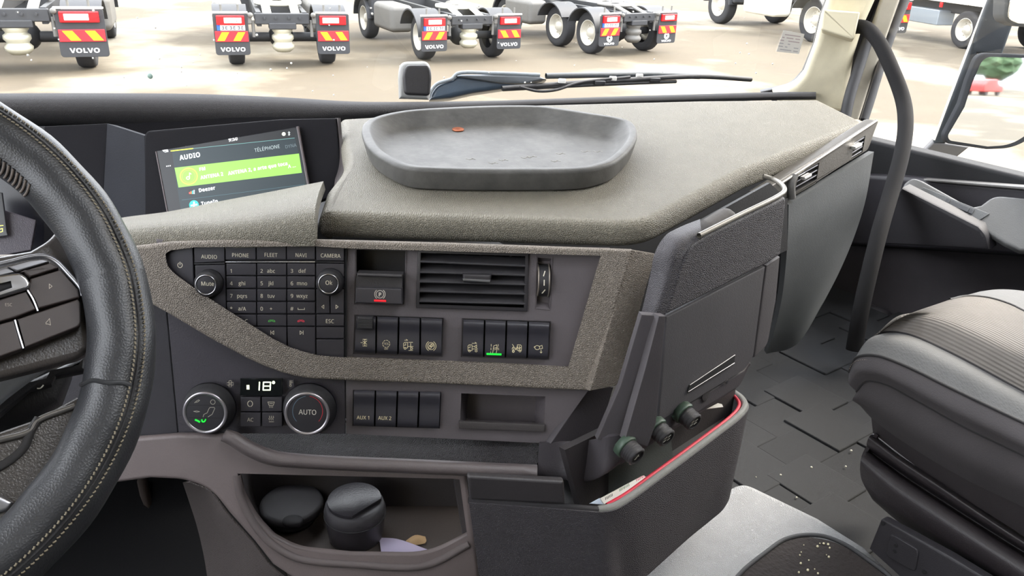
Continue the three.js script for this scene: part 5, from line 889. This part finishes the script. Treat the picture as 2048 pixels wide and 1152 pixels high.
// ---------------------------------------------------------------- floor, tunnel, mats
{
  const tn = structure('floor_tunnel', 'raised grey grained floor over the engine');
  part(tn, 'tunnel_cover', plate(new Plane(V(0, 2.45 - 0.9, 0), 0, 90), [[1150, 1330], [1215, 1140], [1442, 980], [1483, 955, 0.05], [1546, 985], [1640, 1030], [1735, 1089], [1810, 1160], [1900, 1330]], { t: 0.1, b: 0.02, seg: 5 }), std({ map: mottleT, color: tint([158, 158, 158]), roughness: 0.55, bumpMap: leatherT, bumpScale: 0.0012 }));
  settle(tn);
  const cp = thing('carpet', 'dark brown carpet piece with a bound edge on the grey engine cover', 'carpet'), q = new Plane(V(0, 2.45 - 0.894, 0), 0, 90);
  const ed = [[1380, 1330], [1478, 1150], [1562, 1084, 0.05], [1612, 1070, 0.05], [1682, 1085, 0.05], [1785, 1160], [1850, 1330]];
  part(cp, 'pile', plate(q, ed, { t: 0.006, b: 0.002 }), std({ map: mottleT, color: tint([44, 38, 36]), roughness: 0.95, bumpMap: gray(rough2, 1 / 0.05), bumpScale: 0.0025 }));
  part(cp, 'bound_edge', tube([[1440, 1210], [1478, 1150], [1530, 1106], [1572, 1078], [1612, 1070], [1650, 1073], [1690, 1089], [1735, 1119], [1785, 1160], [1810, 1220]].map((e) => q.hit(...e)), 0.0035, 60, 8), std({ color: 0x3a3a3c, roughness: 0.7 }), 'bound edge');
  const cr2 = []; seed = 31; for (let i = 0; i < 16; i++) { const p = q.hit(rr(1590, 1660), rr(1085, 1150)); cr2.push(new THREE.SphereGeometry(rr(0.0008, 0.0022), 6, 5).translate(p.x, p.y + 0.001, p.z)); }
  part(cp, 'crumb', join(cr2), std({ color: 0xd8cfae, roughness: 0.8 })).userData.kind = 'stuff';
  settle(cp);
  const mt = thing('floor_mat', 'dark grey rubber floor mat of staggered raised blocks in the passenger footwell', 'mat'), fy = -0.975;
  const mm = std({ map: mottleT, color: tint([32, 33, 36]), roughness: 0.78, bumpMap: fineT, bumpScale: 0.0006 }), mm2 = std({ map: mottleT, color: tint([30, 31, 34]), roughness: 0.8, bumpMap: fineT, bumpScale: 0.0006 });
  part(mt, 'mat_base', cabBox(0.75, 2.0, fy - 0.02, fy + 0.003, 0.1, 1.68, 0.004), plastic([44, 46, 48], 0.6));
  seed = 77;
  for (let j = 0; j < 13; j++) for (let i = 0; i < 10; i++) { // staggered blocks, each lying a little higher or lower than the next
    const f = 0.2 + j * 0.104, r = 0.82 + i * 0.128 + (j % 2) * 0.064, h = [0.0045, 0.008, 0.0055, 0.0095][(i * 5 + j * 3) % 4] + ((i * 13 + j * 7) % 11) * 0.00017, n = (i + j) % 2 ? 0.034 : 0.004;
    part(mt, 'block', cabBox(r, r + 0.1275, fy - 0.004, fy + h, f, f + 0.1035 + n, 0.003), (i * 7 + j * 3) % 4 ? mm : mm2);
  }
  const cr3 = []; for (let i = 0; i < 12; i++) { const p = hitY(rr(1500, 1730), rr(900, 1090), 2.45 + fy + 0.01); cr3.push(new THREE.SphereGeometry(rr(0.001, 0.003), 6, 5).translate(p.x, p.y, p.z)); }
  part(mt, 'crumb', join(cr3), std({ color: 0xc8c4b4, roughness: 0.8 })).userData.kind = 'stuff';
  settle(mt);
}
// ---------------------------------------------------------------- passenger seat
{
  const t = thing('passenger_seat', 'dark fabric passenger seat with a ribbed grey cushion on a bellows base', 'seat');
  const S = (r, x, y) => new Plane(cab(r, 0, 0), -53, 0).hit(x, y);
  const ribT = dataTex(128, (i) => { const y = (i / 128) | 0, x = i % 128, v = 255 * (0.5 + 0.5 * Math.sin(y / 128 * Math.PI * 2 * 8)) * (0.8 + 0.2 * ((x * 7 + y * 3) % 5) / 4); return [v, v, v]; }, { rep: 1 / 0.055 });
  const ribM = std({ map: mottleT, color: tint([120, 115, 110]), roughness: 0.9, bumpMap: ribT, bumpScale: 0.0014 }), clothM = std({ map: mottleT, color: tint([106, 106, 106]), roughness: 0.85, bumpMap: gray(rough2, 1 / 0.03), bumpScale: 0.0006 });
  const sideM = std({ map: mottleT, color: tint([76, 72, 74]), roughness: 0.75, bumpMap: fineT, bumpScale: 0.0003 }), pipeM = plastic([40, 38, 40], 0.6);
  const rA = 1.11, bottom = [[1716, 806], [1745, 838], [1819, 892], [1926, 956], [2048, 1015], [2300, 1140]].map((q) => S(rA + 0.02, ...q));
  const seamC = [[1712, 783], [1732, 763], [1768, 768], [1830, 800], [1926, 853], [2048, 912], [2300, 1040]].map((q) => S(rA - 0.005, ...q));
  const seamA = [[1698, 745], [1712, 716], [1750, 711], [1809, 731], [1899, 775], [2048, 846], [2300, 965]].map((q) => S(rA, ...q));
  const seamB = [[1746, 676], [1762, 668], [1777, 665], [1819, 670], [1899, 705], [2048, 785], [2300, 920]].map((q) => S(rA + 0.075, ...q));
  const yB = seamB[3].y, mid = [[1800, 636], [1830, 628], [1880, 628], [1960, 655], [2048, 700], [2300, 830]].map((q) => hitY(...q, yB + 0.03));
  const seamD = [[1900, 599], [1936, 592], [1979, 596], [2021, 609], [2048, 622], [2300, 740]].map((q) => hitY(...q, yB + 0.02)), far = [[1960, 583], [1990, 579], [2020, 579], [2048, 582], [2100, 592], [2350, 660]].map((q) => hitY(...q, yB + 0.01));
  const front = (pts, d) => pts.map((p) => p);
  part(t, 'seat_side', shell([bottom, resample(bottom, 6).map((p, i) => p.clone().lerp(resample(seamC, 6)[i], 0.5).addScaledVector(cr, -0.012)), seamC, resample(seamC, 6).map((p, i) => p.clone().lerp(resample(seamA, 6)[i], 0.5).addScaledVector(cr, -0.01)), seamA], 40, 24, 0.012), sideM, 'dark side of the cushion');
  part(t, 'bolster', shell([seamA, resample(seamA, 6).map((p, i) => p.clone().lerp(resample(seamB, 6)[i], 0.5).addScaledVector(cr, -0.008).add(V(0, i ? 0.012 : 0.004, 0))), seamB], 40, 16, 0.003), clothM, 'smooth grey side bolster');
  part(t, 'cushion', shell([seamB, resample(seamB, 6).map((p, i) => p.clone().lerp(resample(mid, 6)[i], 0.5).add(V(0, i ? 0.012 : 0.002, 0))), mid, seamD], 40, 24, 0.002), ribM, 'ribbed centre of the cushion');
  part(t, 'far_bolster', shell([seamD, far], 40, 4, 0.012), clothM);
  part(t, 'cushion_base', cabBox(1.2, 1.58, -0.95, -0.74, 0.0, 0.42, 0.03), sideM);
  [seamA, seamB, seamC, seamD].forEach((s, i) => part(t, 'piping', tube(s, i === 2 ? 0.0016 : 0.0024, 60, 6), pipeM));
  const sg = [], SC = new THREE.CatmullRomCurve3(seamA, false, 'centripetal'); for (let i = 4; i < 110; i++) { const a = SC.getPointAt(i / 112), b = SC.getPointAt((i + 0.55) / 112), o = V(0, -0.007, 0).addScaledVector(cr, -0.004); sg.push(tube([a.add(o), b.add(o)], 0.0007, 1, 4)); }
  part(t, 'stitching', join(sg), std({ color: 0x80766c, roughness: 0.8 })).userData.kind = 'stuff';
  const pan = [[1740, 815], [1800, 860], [1857, 895], [1926, 930], [2048, 990], [2300, 1120]].map((q) => S(rA + 0.05, ...q)), pan2 = [[1746, 866], [1800, 908], [1857, 950], [1926, 995], [2048, 1072], [2300, 1230]].map((q) => S(rA + 0.05, ...q));
  part(t, 'seat_pan', shell([pan2, pan], 20, 4, 0.01), plastic([54, 49, 51], 0.55));
  const bl = (o, pts) => pts.map((q) => S(rA + 0.06 - o, ...q));
  part(t, 'bellows', shell([
    bl(-0.01, [[1750, 1004], [1800, 1046], [1870, 1092], [2048, 1212], [2300, 1370]]), bl(0.03, [[1742, 994], [1800, 1036], [1870, 1080], [2048, 1196], [2300, 1350]]), bl(0.045, [[1722, 955], [1790, 1012], [1870, 1062], [2048, 1176], [2300, 1330]]), bl(0.045, [[1722, 918], [1790, 975], [1870, 1030], [2048, 1142], [2300, 1300]]), bl(0.03, [[1730, 905], [1800, 958], [1870, 1004], [2048, 1118], [2300, 1270]]),
    bl(0.0, [[1740, 902], [1800, 946], [1870, 992], [2048, 1104], [2300, 1255]]), bl(0.03, [[1733, 888], [1800, 934], [1870, 980], [2048, 1094], [2300, 1240]]), bl(0.03, [[1738, 874], [1800, 920], [1870, 966], [2048, 1084], [2300, 1228]]), bl(0.0, [[1748, 866], [1800, 908], [1870, 955], [2048, 1072], [2300, 1215]]),
  ], 40, 56, 0.008), plastic([54, 49, 52], 0.45), 'ridged black bellows');
  part(t, 'bellows_front', shell([bl(0.02, [[1750, 1004], [1726, 955], [1722, 918], [1735, 888], [1750, 866]]), bl(-0.1, [[1775, 1004], [1760, 955], [1757, 918], [1765, 888], [1775, 866]])], 20, 4, 0.006), plastic([54, 49, 52], 0.45));
  const rp = new Plane(S(rA - 0.03, 1780, 1090), -53, 8);
  const rl = part(t, 'seat_rail', plate(rp, [[1762, 1036, 0.006], [1900, 1112], [2060, 1210], [2060, 1330], [1850, 1200], [1737, 1098]], { t: 0.02, b: 0.004 }), plastic([52, 50, 54], 0.45));
  part(rl, 'rail_plate', plate(rp.off(0.003), [[1780, 1066, 0.008], [1838, 1100, 0.008], [1830, 1146, 0.008], [1770, 1112, 0.008]], { t: 0.006, b: 0.002 }), plastic([48, 46, 50], 0.5));
  [[1794, 1090], [1792, 1101], [1850, 1143], [1768, 1046]].forEach((q) => part(rl, 'bolt_hole', turn(rp, lathe([[0, 0.0006], [0.003, 0.0006], [0.0034, 0]], 14), q[0], q[1], 0.0032), deepM));
  settle(t);
}
// ---------------------------------------------------------------- on and beyond the windscreen
{
  const s = thing('sensor', 'black faced sensor block in a pale rounded housing at the foot of the windscreen', 'sensor'), p = plane(830, 160, 1.86, 5, 10);
  part(s, 'housing', plate(p, [[795, 150, 0.02], [800, 124, 0.025], [857, 122, 0.025], [863, 150, 0.02], [858, 200], [797, 198]], { t: 0.05, b: 0.012, seg: 4 }), plastic([150, 150, 148], 0.4));
  part(s, 'sensor_face', plate(p.off(0.006), [[804, 150, 0.015], [810, 130, 0.02], [858, 129, 0.02], [863, 150, 0.015], [860, 192, 0.01], [808, 190, 0.01]], { t: 0.02, b: 0.006, seg: 4 }), plastic([44, 42, 44], 0.4));
  settle(s);
  const k = thing('sticker', 'small greyish paper sticker on the windscreen beside the pillar', 'sticker'), q = plane(1580, 84, 2.36, -4, 0), pr = print(q, [1550, 58, 1612, 112], 256, 224, '#d2cec8', (x, X) => { seed = 8; for (let i = 0; i < 7; i++) for (let j = 0; j < 9; j++) if (rnd() > 0.25) strokes(x, X, [[[1562 + j * 4.4 - i * 1.1, 68 + i * 6 + j * 0.6], [1565 + j * 4.4 - i * 1.1, 68.5 + i * 6 + j * 0.6]]], 2.2, i < 3 ? '#a89a9a' : '#a4a2a2'); });
  part(k, 'paper', pr.fit(plate(q, [[1567, 61], [1609, 68], [1598, 108], [1553, 103]], { t: 0.0012, b: 0 })), std({ map: pr.t, roughness: 0.8 }));
  settle(k);
  const c = thing('front_mirror', 'blue-black front mirror housing with a pale edge, low outside the windscreen', 'mirror'), m = plane(960, 170, 2.2, 5, 20), edge = [[858, 200], [862, 184, 0.03], [874, 168, 0.03], [905, 157], [914, 148, 0.02], [993, 147], [1080, 151, 0.01], [1094, 158], [1060, 170], [1006, 177], [944, 186], [900, 196]];
  part(c, 'housing', plate(m, edge, { t: 0.06, b: 0.012, seg: 3 }), plastic([52, 66, 80], 0.3));
  part(c, 'pale_edge', tube([[857, 196], [862, 182], [874, 168], [905, 157], [914, 147.5], [993, 146.5], [1080, 150]].map((e) => m.off(0.002).hit(...e)), 0.005, 40, 8), std({ color: 0x80868a, roughness: 0.35 }));
  part(c, 'housing_lid', plate(m.off(0.012), [[912, 152], [993, 149], [1080, 153], [1092, 158], [1050, 168], [1000, 166], [930, 156]], { t: 0.02, b: 0.006 }), plastic([70, 74, 78], 0.4));
  settle(c);
  const w = thing('windscreen_wiper', 'long black windscreen wiper resting low across the outside of the glass', 'wiper');
  part(w, 'blade', join([tube(tp0([[1004, 177, 2.18], [1100, 170, 2.22], [1250, 160, 2.3], [1400, 153, 2.4], [1502, 159, 2.48]]), 0.007, 60, 8), tube(tp0([[1006, 179, 2.18], [1180, 170, 2.26], [1352, 163, 2.37]]), 0.005, 40, 6)]), blackM);
  part(w, 'wiper_arm', tube(tp0([[1092, 152, 2.24], [1210, 150, 2.3], [1300, 149, 2.36], [1400, 153, 2.41]]), 0.008, 40, 8), plastic([60, 66, 70], 0.4));
  part(w, 'washer_hose', tube(tp0([[1040, 174, 2.18], [1075, 182, 2.19], [1110, 180, 2.21], [1160, 165, 2.24], [1260, 154, 2.3]]), 0.004, 40, 6), blackM);
  for (const [x, y, d] of [[1124, 162, 2.22], [1226, 157, 2.28], [1279, 152, 2.32]]) part(w, 'clip', rbox(0.02, 0.012, 0.012, 0.003).translate(...at(x, y, d).toArray()), std({ color: 0xd8d6d0, roughness: 0.5 }));
  part(w, 'blade_holder', join([[1200, 166, 2.26], [1310, 160, 2.33]].map(([x, y, d]) => rbox(0.03, 0.012, 0.012, 0.003).translate(...at(x, y, d).toArray()))), blackM);
  settle(w);
}

scene.traverse((o) => { if (o.isMesh) { o.castShadow = o.receiveShadow = true; } });
renderer.render(scene, camera);
